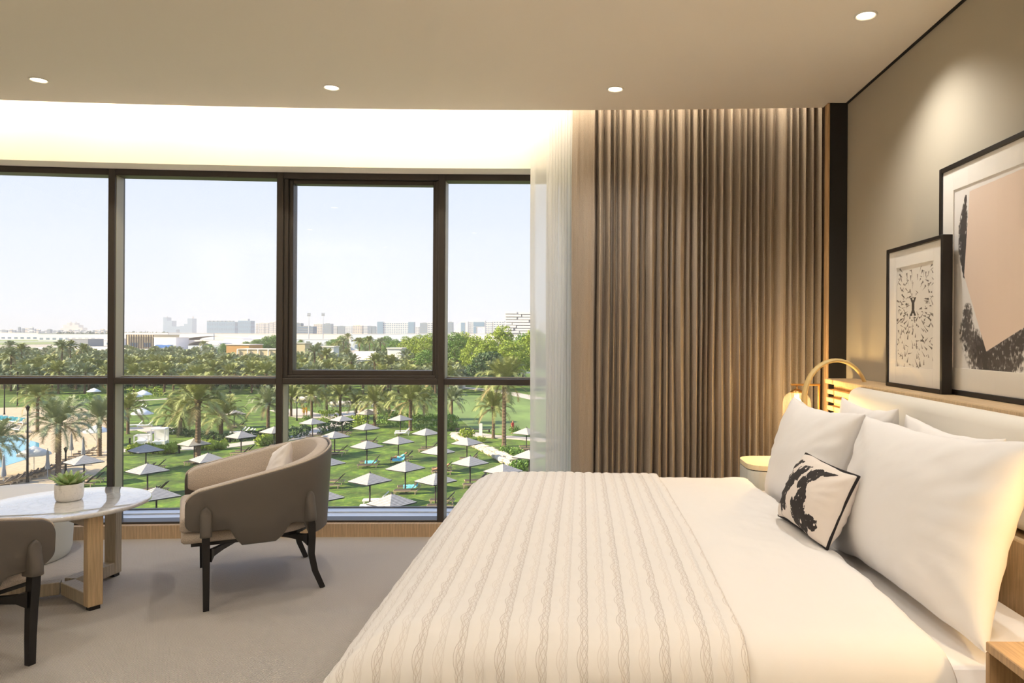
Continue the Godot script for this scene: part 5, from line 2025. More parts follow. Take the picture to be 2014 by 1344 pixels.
	for q in [[273, 1050, "closed grey umbrella left of the big palm trunk"], [410, 935, "closed grey umbrella behind the big palm"], [478, 960, "closed grey umbrella nearest the dark striped parasol"], [20, 1095, "closed grey umbrella at the left edge of view"]]:
		copy(shut, q1(q[0], q[1]), 0.0, q[2])
	remove_child(shut)
	shut.queue_free()
	# cabanas
	for c in 2:
		var o := thing("cabana", ["white open topped daybed cabana, the lower of two", "white curtained cabana, the taller of two"][c], "cabana", q1([822, 918][c], [858, 860][c]), 0.25)
		o.scale = Vector3(0.66, 0.85, 0.66)
		var h: float = [1.3, 2.2][c]
		var s := begin()
		for x in [-1.1, 1.1]:
			for z in [-1.0, 1.0]:
				span(s, Vector3(x - 0.07, 0, z - 0.07), Vector3(x + 0.07, h, z + 0.07))
		for x in [-1.1, 1.1]:
			span(s, Vector3(x - 0.07, h - 0.14, -1.0), Vector3(x + 0.07, h, 1.0))
		for z in [-1.0, 1.0]:
			span(s, Vector3(-1.1, h - 0.14, z - 0.07), Vector3(1.1, h, z + 0.07))
		put("frame", done(s), M.wall_white, o)
		put("daybed", span_mesh(Vector3(-1.0, 0.05, -0.9), Vector3(1.0, 0.5, 0.9), 0.05), M.white_pad, o)
		put("back_cloth", span_mesh(Vector3(-1.05, 0.5, -0.98), Vector3(1.05, h - 0.15, -0.94)), M.canopy_white, o)
		if c == 1:
			put("roof_cloth", span_mesh(Vector3(-1.1, h, -1.0), Vector3(1.1, h + 0.06, 1.0), 0.02), M.canopy_white, o)
	# lamp posts
	for q in [[157, 1082, 6.6, "tall black lamp post on the pool deck", 1], [377, 1030, 2.4, "short black lamp post behind the succulent", 1], [100, 640, 6.0, "thin lamp post on the far lawn at the left", 1], [25, 690, 6.0, "thin lamp post at the left edge of view", 1], [128, 724, 3.6, "dark lamp post before the low white garden wall", 2]]:
		var foot: Vector3 = q1(q[0], q[1]) if q[4] == 1 else q2(q[0], q[1])
		var o := thing("lamp_post", q[3], "lamp post", foot)
		var h: float = q[2]
		put("pole", lathe_mesh(PackedVector2Array([Vector2(0.16, 0), Vector2(0.10, 0.3), Vector2(0.06, h - 0.5), Vector2(0.06, h - 0.45), Vector2(0.0005, h - 0.45)]), 10), M.iron_black, o)
		put("lantern", lathe_mesh(PackedVector2Array([Vector2(0.07, h - 0.45), Vector2(0.15, h - 0.12), Vector2(0.20, h - 0.10), Vector2(0.05, h + 0.05), Vector2(0.0005, h + 0.12)]), 10), M.iron_black, o)
	for q in [[745, 872], [1030, 912], [1228, 855], [1478, 870], [1322, 850]]:
		var o := tag(put("bollard_light", lathe_mesh(PackedVector2Array([Vector2(0.09, 0), Vector2(0.09, 0.85), Vector2(0.11, 0.86), Vector2(0.11, 0.95), Vector2(0.0005, 0.98)]), 10), M.iron_black), "black bollard light beside the garden path", "bollard", "path bollards")
		o.position = q1(q[0], q[1])
	# benches of the field path, white post
	var bs := begin()
	span(bs, Vector3(-2.4, 0.38, -0.25), Vector3(2.4, 0.46, 0.25), 0.02)
	for x in [-2.2, 0.0, 2.2]:
		span(bs, Vector3(x - 0.06, 0, -0.2), Vector3(x + 0.06, 0.38, 0.2))
	var bench := tag(put("bench", done(bs), M.pole_dark), "long dark bench on the path behind the rock wall", "bench")
	bench.position = q2(1140, 790)
	bench.rotation.y = -0.1
	var post := tag(put("sign_post", span_mesh(Vector3(-0.2, 0, -0.08), Vector3(0.2, 1.6, 0.08), 0.02), M.wall_white), "white upright slab sign beside the dark bench", "sign")
	post.position = q2(1185, 812)
	guests(rg)


func short(l: String) -> String:   # the first words of a label
	var w := l.split(" ")
	return " ".join(w.slice(0, 8)).rstrip(",")


# ---------------------------------------------------------------- people: one skin over tapered bones
func body_mesh(bones: Array, cell: float, blend: float) -> ArrayMesh:   # bones: [from, to, r0, r1]; surface nets
	var lo := Vector3.ONE * 1e9
	var hi := -lo
	for b in bones:
		for e in 2:
			var rr := Vector3.ONE * (float(b[2 + e]) + cell * 2 + blend)
			lo = lo.min(b[e] - rr)
			hi = hi.max(b[e] + rr)
	var n := Vector3i(((hi - lo) / cell).ceil()) + Vector3i.ONE
	var f := PackedFloat32Array()
	f.resize(n.x * n.y * n.z)
	for z in n.z:
		for y in n.y:
			for x in n.x:
				var p := lo + Vector3(x, y, z) * cell
				var sum := 0.0
				for b in bones:
					var ab: Vector3 = b[1] - b[0]
					var t := clampf((p - b[0]).dot(ab) / maxf(ab.length_squared(), 1e-8), 0, 1)
					var d: float = p.distance_to(b[0] + ab * t) - lerpf(b[2], b[3], t)
					sum += exp(-d / blend)
				f[x + n.x * (y + n.y * z)] = -blend * log(maxf(sum, 1e-30))
	var id := {}
	var s := SurfaceTool.new()
	s.begin(Mesh.PRIMITIVE_TRIANGLES)
	s.set_smooth_group(0)
	var count := 0
	for z in n.z - 1:
		for y in n.y - 1:
			for x in n.x - 1:
				var c := Vector3.ZERO
				var m := 0
				for e in [[0, 1], [0, 2], [0, 4], [1, 3], [1, 5], [2, 3], [2, 6], [3, 7], [4, 5], [4, 6], [5, 7], [6, 7]]:
					var a := Vector3i(x + (e[0] & 1), y + ((e[0] >> 1) & 1), z + (e[0] >> 2))
					var b := Vector3i(x + (e[1] & 1), y + ((e[1] >> 1) & 1), z + (e[1] >> 2))
					var fa := f[a.x + n.x * (a.y + n.y * a.z)]
					var fb := f[b.x + n.x * (b.y + n.y * b.z)]
					if (fa < 0) != (fb < 0):
						c += Vector3(a).lerp(Vector3(b), fa / (fa - fb))
						m += 1
				if m:
					id[Vector3i(x, y, z)] = count
					count += 1
					s.add_vertex(lo + c / m * cell)
	for key in id:
		var k: Vector3i = key
		for a in 3:
			var e := Vector3i.ZERO
			e[a] = 1
			var q := k + e
			if q.x >= n.x or q.y >= n.y or q.z >= n.z:
				continue
			var f0 := f[k.x + n.x * (k.y + n.y * k.z)]
			var f1 := f[q.x + n.x * (q.y + n.y * q.z)]
			if (f0 < 0) == (f1 < 0):
				continue
			var d1 := Vector3i.ZERO
			var d2 := Vector3i.ZERO
			d1[(a + 1) % 3] = 1
			d2[(a + 2) % 3] = 1
			var v := [k, k - d1, k - d1 - d2, k - d2]
			if not (id.has(v[1]) and id.has(v[2]) and id.has(v[3])):
				continue
			var o := [0, 1, 2, 0, 2, 3] if f0 > 0 else [0, 2, 1, 0, 3, 2]
			for i in o:
				s.add_index(id[v[i]])
	s.generate_normals()
	return s.commit()


func person(label: String, at: Vector3, turn: float, pose: String, cloth: Material) -> void:
	var V := func(x: float, y: float, z: float) -> Vector3: return Vector3(x, y, z)
	var J := {}
	if pose == "stand":
		J = {"hip": V.call(0, 0.95, 0), "chest": V.call(0, 1.32, 0), "neck": V.call(0, 1.48, 0), "head": V.call(0, 1.63, 0.02), "kl": V.call(-0.10, 0.5, 0.04), "al": V.call(-0.11, 0.07, -0.06), "kr": V.call(0.10, 0.5, 0.06), "ar": V.call(0.11, 0.07, 0.10), "el": V.call(-0.26, 1.12, 0.0), "wl": V.call(-0.27, 0.88, 0.08), "er": V.call(0.26, 1.12, 0.02), "wr": V.call(0.24, 0.95, 0.18)}
	else:   # lying back on a lounger: head to +z
		J = {"hip": V.call(0, 0.50, -0.05), "chest": V.call(0, 0.72, 0.28), "neck": V.call(0, 0.84, 0.42), "head": V.call(0, 0.93, 0.54), "kl": V.call(-0.10, 0.56, -0.50), "al": V.call(-0.12, 0.44, -0.92), "kr": V.call(0.10, 0.62, -0.46), "ar": V.call(0.12, 0.44, -0.88), "el": V.call(-0.25, 0.62, 0.08), "wl": V.call(-0.12, 0.66, -0.10), "er": V.call(0.25, 0.62, 0.08), "wr": V.call(0.26, 0.52, -0.18)}
	var up: Vector3 = (J.neck - J.hip).normalized()
	var fw := Vector3.RIGHT.cross(up)
	var sl: Vector3 = J.chest + Vector3(-0.17, 0, 0) + up * 0.09
	var sr: Vector3 = J.chest + Vector3(0.17, 0, 0) + up * 0.09
	var hl: Vector3 = J.hip + Vector3(-0.09, 0, 0)
	var hr: Vector3 = J.hip + Vector3(0.09, 0, 0)
	var toe := -fw * 0.15 if pose == "stand" else up * 0.0 + Vector3(0, 0.14, -0.04)
	if pose == "stand":
		toe = Vector3(0, -0.03, 0.15)
	var bones := [
		[J.hip, J.chest, 0.115, 0.125], [sl, sr, 0.055, 0.055], [hl, hr, 0.09, 0.09], [J.chest, J.neck, 0.08, 0.05], [J.neck, J.head, 0.05, 0.07], [J.head, J.head + up * 0.06, 0.088, 0.082],
		[hl, J.kl, 0.085, 0.055], [J.kl, J.al, 0.055, 0.038], [J.al, J.al + toe, 0.04, 0.03], [hr, J.kr, 0.085, 0.055], [J.kr, J.ar, 0.055, 0.038], [J.ar, J.ar + toe, 0.04, 0.03],
		[sl, J.el, 0.052, 0.038], [J.el, J.wl, 0.038, 0.027], [J.wl, J.wl + (J.wl - J.el).normalized() * 0.16, 0.03, 0.018], [sr, J.er, 0.052, 0.038], [J.er, J.wr, 0.038, 0.027], [J.wr, J.wr + (J.wr - J.er).normalized() * 0.16, 0.03, 0.018]]
	var o := thing("person", label, "person", at, turn)
	put("body", body_mesh(bones, 0.028, 0.018), M.skin, o)
	var dress := [[J.hip - up * 0.02, J.chest, 0.130, 0.140], [sl, sr, 0.068, 0.068], [hl, hl.lerp(J.kl, 0.55), 0.10, 0.085], [hr, hr.lerp(J.kr, 0.55), 0.10, 0.085], [hl, hr, 0.1, 0.1], [sl, sl.lerp(J.el, 0.55), 0.066, 0.058], [sr, sr.lerp(J.er, 0.55), 0.066, 0.058]]
	put("clothing", body_mesh(dress, 0.032, 0.02), cloth, o)
	put("hair", body_mesh([[J.head + up * 0.05 - fw.normalized() * 0.0 + Vector3(0, 0.01, -0.025 if pose == "stand" else 0.02), J.head + up * 0.09, 0.088, 0.07]], 0.03, 0.01), M.pole_dark, o)


func guests(_rg: RandomNumberGenerator) -> void:
	person("person standing in a yellow top beside a palm by the low white wall", q2(168, 702), 0.5, "stand", M.cloth_yellow)
	person("person standing in pale clothes just right of the one in yellow", q2(183, 700), 2.2, "stand", M.cloth_yellow)
	person("person in red standing between the tallest palm and a pale parasol", q2(1368, 800), 1.0, "stand", M.cloth_red)
	var f1 := q2(711, 955)
	person("person lying back on a lounger under a blue towel in mid lawn", f1 + Vector3(0.45, 0.0, 0.85), PI / 2 + 0.15, "lie", M.towel_blue)
	var f2 := q2(937, 1022)
	person("person lying back on a lounger half hidden by the third mullion", f2 + Vector3(0.65, 0.0, 0.85), PI / 2 + 0.15, "lie", M.cloth_red)
	# towels thrown over loungers
	var fold_ := sheet(16, 10, func(a, b): return Vector3(lerpf(-0.95, 0.25, a), 0.395 + 0.02 * sin(a * 20.0) * sin(b * 9.0) - 0.20 * pow(absf(b * 2 - 1), 6.0) + maxf(0.0, lerpf(-0.95, 0.25, a)) * 0.9, lerpf(-0.40, 0.40, b)))
	var i := 0
	for t in [[711, 955, "blue towel across the lounger of the guests in mid lawn", 0], [530, 985, "teal towel thrown over a lounger in the middle of the lawn", 1], [751, 1132, "blue towel on a lounger left of the third mullion", 0]]:
		var p := q2(t[0], t[1])
		var o := tag(put("towel", fold_, M.towel_blue), t[2], "towel")
		o.position = p + Vector3(0.55 if t[3] == 1 else 0.6, 0.0, -0.85 if i > 0 else 0.85)
		o.rotation.y = 0.2
		i += 1


# ---------------------------------------------------------------- buildings and the far city
func at_span(u0: float, u1: float, vtop: float, depth: float) -> Array:   # [x0, x1, top] of something at that depth
	var a := at_depth(u0, vtop, depth)
	var b := at_depth(u1, vtop, depth)
	return [a.x, b.x, (a.y + b.y) / 2.0]


func tower(n: String, label: String, u0: float, u1: float, vtop: float, depth: float, mat: Material, bands: Material, floors: int, cols: int, deep := 0.6) -> Node3D:
	var q := at_span(u0, u1, vtop, depth)
	var w: float = q[1] - q[0]
	var h: float = q[2] - LAWN
	var o := thing(n, label, "building", Vector3((q[0] + q[1]) / 2, LAWN, -depth))
	var d := w * deep
	var s := begin()
	span(s, Vector3(-w / 2, -0.4, -d), Vector3(w / 2, h, 0))
	span(s, Vector3(-w * 0.2, h, -d * 0.7), Vector3(w * 0.2, h + h * 0.025, -d * 0.2))
	put("walls", done(s), mat, o)
	s = begin()
	for k in floors:
		var y := h * (0.06 + 0.92 * (k + 0.3) / floors)
		var t := h * 0.92 / floors * 0.5
		if cols == 0:
			span(s, Vector3(-w * 0.485, y, -0.1), Vector3(w * 0.485, y + t, 0.25))
		else:
			for c in cols:
				var x := -w / 2 + w * (c + 0.5) / cols
				var ww := w / cols * 0.32
				span(s, Vector3(x - ww, y, -0.1), Vector3(x + ww, y + t, 0.25))
		span(s, Vector3(-w / 2 - 0.2, y, -d * 0.95), Vector3(-w / 2 + 0.2, y + t, -d * 0.05))
		span(s, Vector3(w / 2 - 0.2, y, -d * 0.95), Vector3(w / 2 + 0.2, y + t, -d * 0.05))
	put("windows", done(s), bands, o).set_meta("kind", "stuff")
	return o


func hall(label: String, u0: float, u1: float, vtop: float, depth: float, mat: Material, deep: float, roof := 0, n := "warehouse") -> Node3D:
	var q := at_span(u0, u1, vtop, depth)
	var w: float = q[1] - q[0]
	var h: float = q[2] - LAWN
	var o := thing(n, label, "building", Vector3((q[0] + q[1]) / 2, LAWN, -depth))
	put("walls", span_mesh(Vector3(-w / 2, -0.4, -deep), Vector3(w / 2, h * (1.0 if roof == 0 else 0.7), 0)), mat, o)
	var s := begin(roof == 2)
	if roof == 0:
		span(s, Vector3(-w / 2 - 0.3, h, -deep - 0.3), Vector3(w / 2 + 0.3, h + 0.35, 0.3))
	elif roof == 1:
		var y := h * 0.7
		for sg in [[0.3, -1], [-deep - 0.3, 1]]:
			poly(s, [Vector3(-w / 2, y, sg[0]), Vector3(w / 2, y, sg[0]), Vector3(w / 2, h, -deep / 2), Vector3(-w / 2, h, -deep / 2)], Vector3(0, 0, -deep / 2))
		for x in [-w / 2, w / 2]:
			poly(s, [Vector3(x, y, 0.3), Vector3(x, y, -deep - 0.3), Vector3(x, h, -deep / 2)], Vector3(0, y, -deep / 2))
	else:
		var rings := []
		for k in 13:
			var a := PI * k / 12.0
			rings.append(PackedVector3Array([Vector3(-cos(a) * w / 2, h * 0.7 + sin(a) * h * 0.3, 0.3), Vector3(-cos(a) * w / 2, h * 0.7 + sin(a) * h * 0.3, -deep)]))
		loft(s, rings, false, false)
	put("roof", done(s), M.roof_pale, o)
	s = begin()
	var n2 := clampi(int(w / 12.0), 2, 14)
	for k in n2:
		var x := -w / 2 + w * (k + 0.5) / n2
		span(s, Vector3(x - w / n2 * 0.28, h * 0.12, -0.1), Vector3(x + w / n2 * 0.28, h * 0.42, 0.12))
	put("openings", done(s), M.shade_blue, o)
	return o


func skyline() -> void:
	# near buildings
	var o := hall("tan plastered block rising from the palms left of the second mullion", 445, 490, 679, 330, M.wall_tan, 14.0, 0, "villa")
	o = hall("white flat roofed pavilion with open loggia left of the second mullion", 468, 549, 688, 285, M.wall_sand, 8.0, 0, "villa")
	var q := at_span(468, 549, 688, 285)
	var w: float = q[1] - q[0]
	for k in 5:
		put("pillar", span_mesh(Vector3(-w / 2 + w * k / 4.0 - 0.2, 0, 0.3), Vector3(-w / 2 + w * k / 4.0 + 0.2, float(q[2]) - LAWN, 0.7)), M.wall_white, o)
	o = hall("small tan garden house left of the floodlight masts", 572, 600, 676, 320, M.wall_sand, 8.0, 0, "villa")
	o = hall("white cube room among the palms below the floodlight masts", 634, 656, 683, 270, M.wall_white, 6.0, 0, "villa")
	o = hall("white cube room among the palms near the yellow green trees", 762, 789, 686.5, 235, M.wall_white, 6.0, 0, "villa")
	o = hall("long pale roofed garden building in the middle of the opening sash", 688, 730, 692, 215, M.wall_white, 10.0, 1, "villa")
	o = hall("low white garden wall building behind the parasol lawn", 648, 735, 796, 128, M.wall_white, 3.0, 0, "garden_building")
	o = hall("low pale service hut behind the palms by the standing guests", 578, 605, 787, 135, M.wall_sand, 4.0, 0, "garden_building")
	o = hall("pale kiosk beyond the path at the top of the green field", 886, 910, 758, 172, M.wall_white, 4.0, 0, "garden_building")
	# pergolas and the green roofed gazebo
	for p in [[882, 915, 727.5, 196.0, "white pergola at the foot of the bright trees beside the third mullion"], [1016, 1045, 733, 186.0, "white pergola beside the edge of the sheer"]]:
		q = at_span(p[0], p[1], p[2], p[3])
		w = q[1] - q[0]
		var h: float = q[2] - LAWN
		o = thing("pergola", p[4], "pergola", Vector3((q[0] + q[1]) / 2, LAWN, -p[3]))
		put("roof", span_mesh(Vector3(-w / 2, h - 0.25, -3.5), Vector3(w / 2, h, 0)), M.wall_white, o)
		for x in [-w / 2 + 0.15, 0.0, w / 2 - 0.15]:
			for z in [-3.3, -0.15]:
				put("post", span_mesh(Vector3(x - 0.1, 0, z - 0.1), Vector3(x + 0.1, h - 0.25, z + 0.1)), M.wall_white, o)
		put("daybed", span_mesh(Vector3(-w * 0.3, 0, -2.8), Vector3(w * 0.3, 0.5, -0.8), 0.05), M.white_pad, o)
	var gp := on_height(136, 744, LAWN)
	o = thing("gazebo", "green roofed gazebo among the palms above the transom at the left", "gazebo", gp)
	put("roof", lathe_mesh(PackedVector2Array([Vector2(2.6, 2.5), Vector2(2.7, 2.6), Vector2(0.25, 4.0), Vector2(0.0005, 4.2)]), 6), M.roof_green, o)
	for k in 6:
		put("post", span_mesh(Vector3(cos(k * PI / 3) * 2.2 - 0.1, 0, sin(k * PI / 3) * 2.2 - 0.1), Vector3(cos(k * PI / 3) * 2.2 + 0.1, 2.55, sin(k * PI / 3) * 2.2 + 0.1)), M.pole_dark, o)
	# middle distance
	o = hall("flat roofed pavilion with dark columns right of the first mullion", 250, 303, 658.5, 640, M.wall_sand, 40.0, 0, "hall_building")
	q = at_span(250, 303, 658.5, 640)
	w = q[1] - q[0]
	for k in 12:
		put("column", span_mesh(Vector3(-w / 2 + w * k / 11.0 - 0.3, 0, 0.6), Vector3(-w / 2 + w * k / 11.0 + 0.3, float(q[2]) - LAWN, 1.2)), M.pole_dark, o)
	o = hall("long white shed with a blue band right of the columned pavilion", 303, 346, 664.5, 600, M.wall_white, 20.0, 0)
	q = at_span(303, 346, 664.5, 600)
	put("blue_band", span_mesh(Vector3(-8, 1.6, 0.1), Vector3(6, 4.0, 0.5)), M.sign_blue, o)
	o = hall("grey airport building at the end of the airfield grass", 133, 173, 667, 760, M.tower_grey, 25.0, 0, "hall_building")
	for p in [[370, 436, 671, 420, 2, "white domed tent roof above the grove"], [366, 480, 661.5, 620, 2, "long white vaulted roof behind the domed tent"], [430, 520, 668, 470, 1, "long pale gabled shed behind the tan block"], [230, 330, 655, 1000, 0, "far white shed behind the columned pavilion"], [332, 420, 656, 950, 0, "far white shed in the middle of the second bay"], [422, 545, 656.5, 900, 0, "far pale shed left of the second mullion"], [480, 560, 661, 700, 1, "pale gabled shed beside the second mullion"], [560, 650, 668, 620, 0, "long pale wall behind the floodlight masts"], [575, 690, 657.5, 900, 0, "far pale shed behind the floodlight masts"], [690, 800, 657.5, 880, 0, "far white shed below the apartment blocks"], [690, 760, 665, 640, 2, "white vaulted roof above the palms in the opening sash"], [800, 880, 657, 860, 0, "far white shed behind the yellow green trees"], [880, 985, 657, 800, 0, "far white shed right of the third mullion"], [1130, 1400, 660, 640, 0, "long pale hall behind the drape"], [985, 1120, 660, 620, 0, "pale hall below the stacked white building"], [0, 75, 655, 1500, 0, "white hangars across the airfield at the left"], [75, 215, 657.5, 1350, 0, "long pale hangar across the airfield"], [178, 230, 666, 800, 1, "pale gabled house beside the first mullion"], [-150, 0, 656, 1500, 0, "hangars across the airfield left of the view"]]:
		hall(p[5], p[0], p[1], p[2], p[3], [M.wall_white, M.wall_pale_blue, M.roof_pale][int(p[0] + p[3]) % 3], float(p[3]) * 0.035, p[4])
	# floodlight masts
	for p in [[607.5, 619.5, 690.0, "left floodlight mast rising against the sky"], [635.5, 619, 720.0, "right floodlight mast rising against the sky"]]:
		var top := at_depth(p[0], p[1], p[2])
		o = thing("floodlight_mast", p[3], "floodlight mast", Vector3(top.x, LAWN, top.z))
		var h: float = top.y - LAWN
		put("mast", lathe_mesh(PackedVector2Array([Vector2(0.7, 0), Vector2(0.5, h * 0.5), Vector2(0.3, h), Vector2(0.0005, h)]), 10), M.mast_grey, o)
		var s := begin()
		for r in 3:
			for c in 3:
				span(s, Vector3(-1.5 + c * 1.1, h - 1.4 + r * 1.1, -0.4), Vector3(-0.7 + c * 1.1, h - 0.6 + r * 1.1, 0.4), 0.1)
		span(s, Vector3(-1.7, h - 1.0, -0.1), Vector3(1.8, h - 0.8, 0.1))
		put("floodlights", done(s), M.tower_grey, o)
	# the city
	tower("construction_block", "grey unfinished block with open floors left of the floodlight masts", 585, 616, 642, 1100, M.tower_grey, M.shade_blue, 7, 0)
	tower("construction_block", "taller narrow unfinished block beside the sash frame", 570, 592, 636, 1300, M.tower_grey, M.shade_blue, 9, 0)
	for p in [[617, 633, 637.5, 2000, 1, "cream apartment block between the floodlight masts"], [634, 652, 637, 2050, 2, "grey apartment block right of the floodlight masts"], [655, 663, 641, 2100, 0, "slim white apartment block with a crane beside it"], [664, 678, 641.5, 2100, 2, "glassy block beneath the cranes"], [679, 693, 641.5, 2050, 0, "white and blue paired apartment block"], [694, 712, 640.5, 1950, 1, "arched cream apartment block in the middle of the opening sash"], [713, 723, 641, 2000, 0, "white block with a busy balcony front"], [724, 731, 641.5, 2050, 2, "narrow grey block left of the long slab"], [732, 739, 642, 2050, 2, "second narrow grey block left of the long slab"], [740, 748, 643, 2100, 0, "pale block touching the long slab"], [811, 825, 643, 2150, 0, "pale low block right of the long slab"], [826, 841, 635.5, 1950, 2, "grey ended block left of the third mullion"], [841, 862, 634.5, 1900, 0, "pale tower behind the third mullion"], [880, 891, 634, 1850, 2, "grey tower just right of the third mullion"], [922, 931, 633, 1900, 0, "pale slab left of the gate shaped tower"], [955, 969, 632.5, 1850, 0, "pale slab right of the gate shaped tower"], [970, 992, 632, 1850, 0, "pale slab left of the stacked white building"], [1060, 1085, 634, 1900, 0, "pale block right of the stacked white building"], [1100, 1130, 638, 1950, 2, "grey block behind the drape"], [1150, 1190, 635, 1950, 1, "cream block behind the drape"], [1215, 1250, 640, 2000, 0, "pale block behind the drape"]]:
		tower("apartment_block", p[5], p[0], p[1], p[2], float(p[3]), [M.tower_white, M.tower_cream, M.tower_grey][p[4]], [M.shade_blue, M.shade_blue, M.tower_glass][p[4]], 9, 4)
	o = tower("apartment_slab", "long pale apartment slab with darker glass ends", 748, 809, 634.5, 1950, M.tower_white, M.tower_glass, 9, 14, 0.2)
	q = at_span(748, 809, 634.5, 1950)
	w = q[1] - q[0]
	for sg in [-1, 1]:
		put("end_tower", span_mesh(Vector3(sg * w * 0.5 - 8, 0, -12), Vector3(sg * w * 0.5 + 8, float(q[2]) - LAWN + 1.5, 2)), M.tower_glass, o)
	# rounded tower
	q = at_span(893, 920, 632, 1850)
	w = q[1] - q[0]
	var hh: float = q[2] - LAWN
	o = thing("rounded_tower", "pale tower with a curved shoulder right of the third mullion", "building", Vector3((q[0] + q[1]) / 2, LAWN, -1850))
	var out := PackedVector2Array([Vector2(-w / 2, 0), Vector2(-w / 2 + w * 0.06, hh * 0.45), Vector2(-w / 2 + w * 0.2, hh * 0.8), Vector2(-w * 0.05, hh * 0.97), Vector2(w * 0.3, hh), Vector2(w / 2, hh * 0.98), Vector2(w / 2, 0)])
	var rings := []
	for z in [0.0, -22.0]:
		var r := PackedVector3Array()
		for v in out:
			r.append(Vector3(v.x, v.y, z))
		rings.append(r)
	var s := begin()
	loft(s, rings)
	put("walls", done(s), M.tower_white, o)
	put("glass_face", span_mesh(Vector3(0.0, 1, -1), Vector3(w * 0.3, hh * 0.93, 0.5)), M.tower_glass, o)
	# gate tower
	q = at_span(930, 954, 631, 1700)
	w = q[1] - q[0]
	hh = q[2] - LAWN
	o = thing("gate_tower", "gate shaped tower block with a square opening", "building", Vector3((q[0] + q[1]) / 2, LAWN, -1700))
	s = begin()
	span(s, Vector3(-w / 2, 0, -15), Vector3(-w / 2 + w * 0.3, hh, 0))
	span(s, Vector3(w / 2 - w * 0.18, 0, -15), Vector3(w / 2, hh, 0))
	span(s, Vector3(-w / 2 + w * 0.3, hh * 0.68, -15), Vector3(w / 2 - w * 0.18, hh, 0))
	span(s, Vector3(-w / 2 + w * 0.3, 0, -15), Vector3(w / 2 - w * 0.18, hh * 0.3, 0))
	put("walls", done(s), M.tower_white, o)
	put("glass_face", span_mesh(Vector3(-w * 0.46, hh * 0.72, 0), Vector3(w * 0.44, hh * 0.94, 0.6)), M.tower_glass, o)
	put("glass_face", span_mesh(Vector3(-w * 0.46, hh * 0.05, 0), Vector3(-w * 0.22, hh * 0.7, 0.6)), M.tower_glass, o)
	# stacked white building: shifted trays with gaps
	q = at_span(993, 1052, 613, 850)
	w = q[1] - q[0]
	hh = q[2] - LAWN
	o = thing("stacked_building", "big white building of stacked shifted trays beside the sheer", "building", Vector3((q[0] + q[1]) / 2, LAWN, -850))
	var rg := RandomNumberGenerator.new()
	rg.seed = 9
	put("core", span_mesh(Vector3(-w / 2 + 1, 0, -24), Vector3(w / 2 - 1, hh - 2, -2)), M.tower_grey, o)
	for k in 13:
		var y := hh * k / 13.0
		var sh := rg.randf_range(-1.2, 1.2)
		var gap := rg.randf_range(-0.35, 0.35) * w
		put("floor_tray", span_mesh(Vector3(-w / 2 + sh, y + 0.6, -25), Vector3(gap, y + hh / 13.0 - 0.25, rg.randf_range(-1.0, 0.8))), M.tower_white, o)
		put("floor_tray", span_mesh(Vector3(gap + rg.randf_range(0.6, 2.5), y + 0.3, -25), Vector3(w / 2 + sh, y + hh / 13.0 - 0.55, rg.randf_range(-1.0, 0.8))), M.tower_white, o)
	# blue glass slab and tower
	o = tower("glass_slab", "wide blue glass slab tower with a crown of plant rooms", 407, 462, 633, 3000, M.tower_glass, M.shade_blue, 3, 12, 0.25)
	q = at_span(407, 462, 633, 3000)
	w = q[1] - q[0]
	for k in 7:
		put("plant_room", span_mesh(Vector3(-w / 2 + w * k / 7.0, float(q[2]) - LAWN, -12), Vector3(-w / 2 + w * k / 7.0 + w * 0.08, float(q[2]) - LAWN + 4.0, 0)), M.tower_grey, o)
	o = tower("glass_tower", "narrow blue glass tower right of the wide slab", 468, 493, 631, 2900, M.tower_glass, M.shade_blue, 4, 6, 0.7)
	q = at_span(468, 493, 631, 2900)
	put("crown", span_mesh(Vector3(-14, float(q[2]) - LAWN, -20), Vector3(14, float(q[2]) - LAWN + 8, 0)), M.tower_white, o)
	for p in [[503, 507, 637, "thin far tower left of the second mullion"], [509, 520, 636, "far pale twin towers left of the second mullion"], [522, 528, 636, "far pale tower in the cluster left of the second mullion"], [530, 537, 634, "far cream tower in the cluster left of the second mullion"], [538, 546, 633, "far cream tower touching the second mullion"], [557, 568, 634, "far tower hidden by the second mullion"]]:
		tower("far_tower", p[3], p[0], p[1], p[2], 3400, M.tower_cream, M.shade_blue, 8, 3)
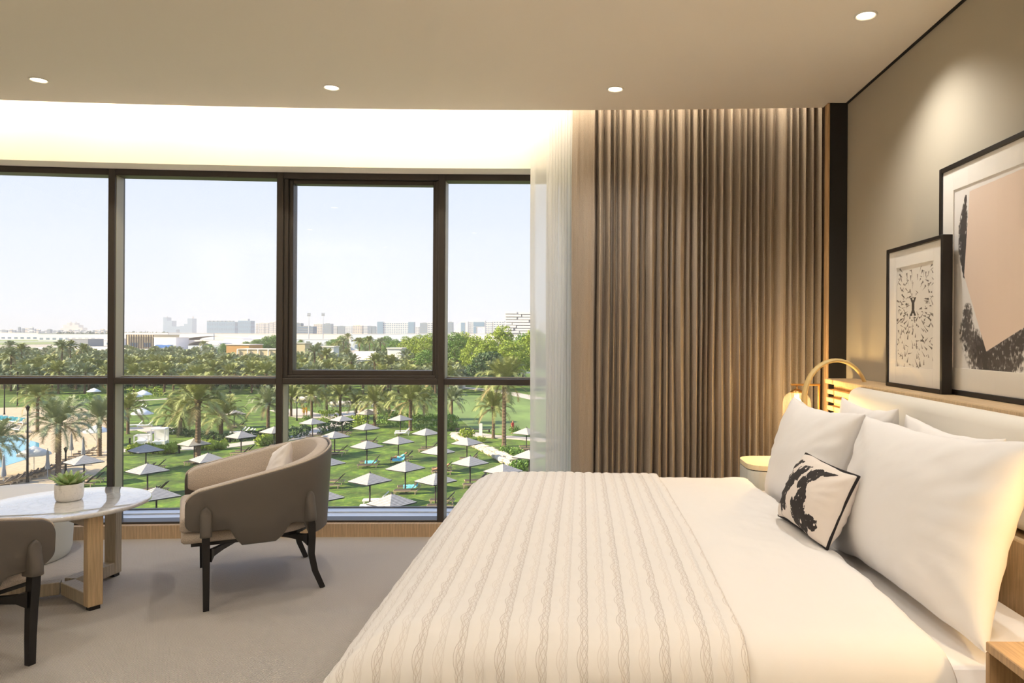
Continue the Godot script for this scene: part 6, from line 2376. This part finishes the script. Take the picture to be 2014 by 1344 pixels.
	# the two arched hotels in the haze
	for a in [[115.0, 162.0, 634.0, 6000.0, "hazy arched palace hotel near the horizon in the first bay", [[0.0, 0.08, 0.35], [0.08, 0.2, 0.55], [0.2, 0.36, 0.8], [0.36, 0.46, 0.95], [0.46, 0.58, 0.75], [0.58, 0.68, 0.95], [0.68, 0.84, 0.8], [0.84, 1.0, 0.6]], 0.46, 0.58, 0.42], [321.0, 378.0, 624.5, 5200.0, "hazy twin stepped hotel towers joined by a bridge", [[0.0, 0.12, 1.0], [0.12, 0.3, 0.82], [0.3, 0.45, 0.52], [0.45, 0.57, 0.52], [0.57, 0.72, 0.55], [0.72, 0.84, 0.66], [0.84, 1.0, 0.95]], 0.46, 0.56, 0.36]]:
		q = at_span(a[0], a[1], a[2], a[3])
		w = q[1] - q[0]
		hh = q[2] - LAWN
		o = thing("arched_hotel", a[4], "building", Vector3((q[0] + q[1]) / 2, LAWN, -a[3]))
		for b in a[5]:
			var mid: float = (b[0] + b[1]) / 2
			var low: float = hh * a[8] if mid > a[6] and mid < a[7] else 0.0
			put("wing", span_mesh(Vector3(-w / 2 + w * b[0], low, -60), Vector3(-w / 2 + w * b[1], hh * b[2], 0)), M.tower_glass if a[0] > 200 else M.tower_cream, o)
		for b in [0.41, 0.63] if a[0] < 200 else [0.05, 0.95]:
			put("spire", lathe_mesh(PackedVector2Array([Vector2(w * 0.03, hh * 0.9), Vector2(w * 0.03, hh * 1.0), Vector2(0.001, hh * 1.1)]), 6, Vector3(-w / 2 + w * b, 0, -30)), M.tower_cream, o)
	# low town and trees along the horizon
	rg.seed = 77
	for k in 46:
		var u := -20.0 + k * 5.6 + rg.randf_range(-1.5, 1.5)
		var top := rg.randf_range(647.5, 652.0) - (4.0 if k > 9 and k < 16 else 0.0)
		var wd := rg.randf_range(3.5, 8.0)
		tower("town_house", "low hazy town building in the row along the left horizon", u, u + wd, top, rg.randf_range(2300, 2700), [M.tower_cream, M.tower_white, M.tower_grey][rg.randi() % 3], M.shade_blue, 3, 3).set_meta("group", "low town along the left horizon")
	var tl := begin()
	for k in 60:
		var u := rg.randf_range(112, 225) if k < 34 else rg.randf_range(225, 330)
		var p := at_depth(u, rg.randf_range(651, 654.0), 1750)
		leaf_cloud(tl, Vector3(p.x, (p.y + LAWN) / 2, p.z), Vector3(8, (p.y - LAWN) / 2, 5), 60, 2.2, rg, 0.5)
	var belt := tag(put("tree_belt", done(tl), M.leaf_dark), "dark belt of trees along the left horizon", "trees")
	belt.set_meta("kind", "stuff")
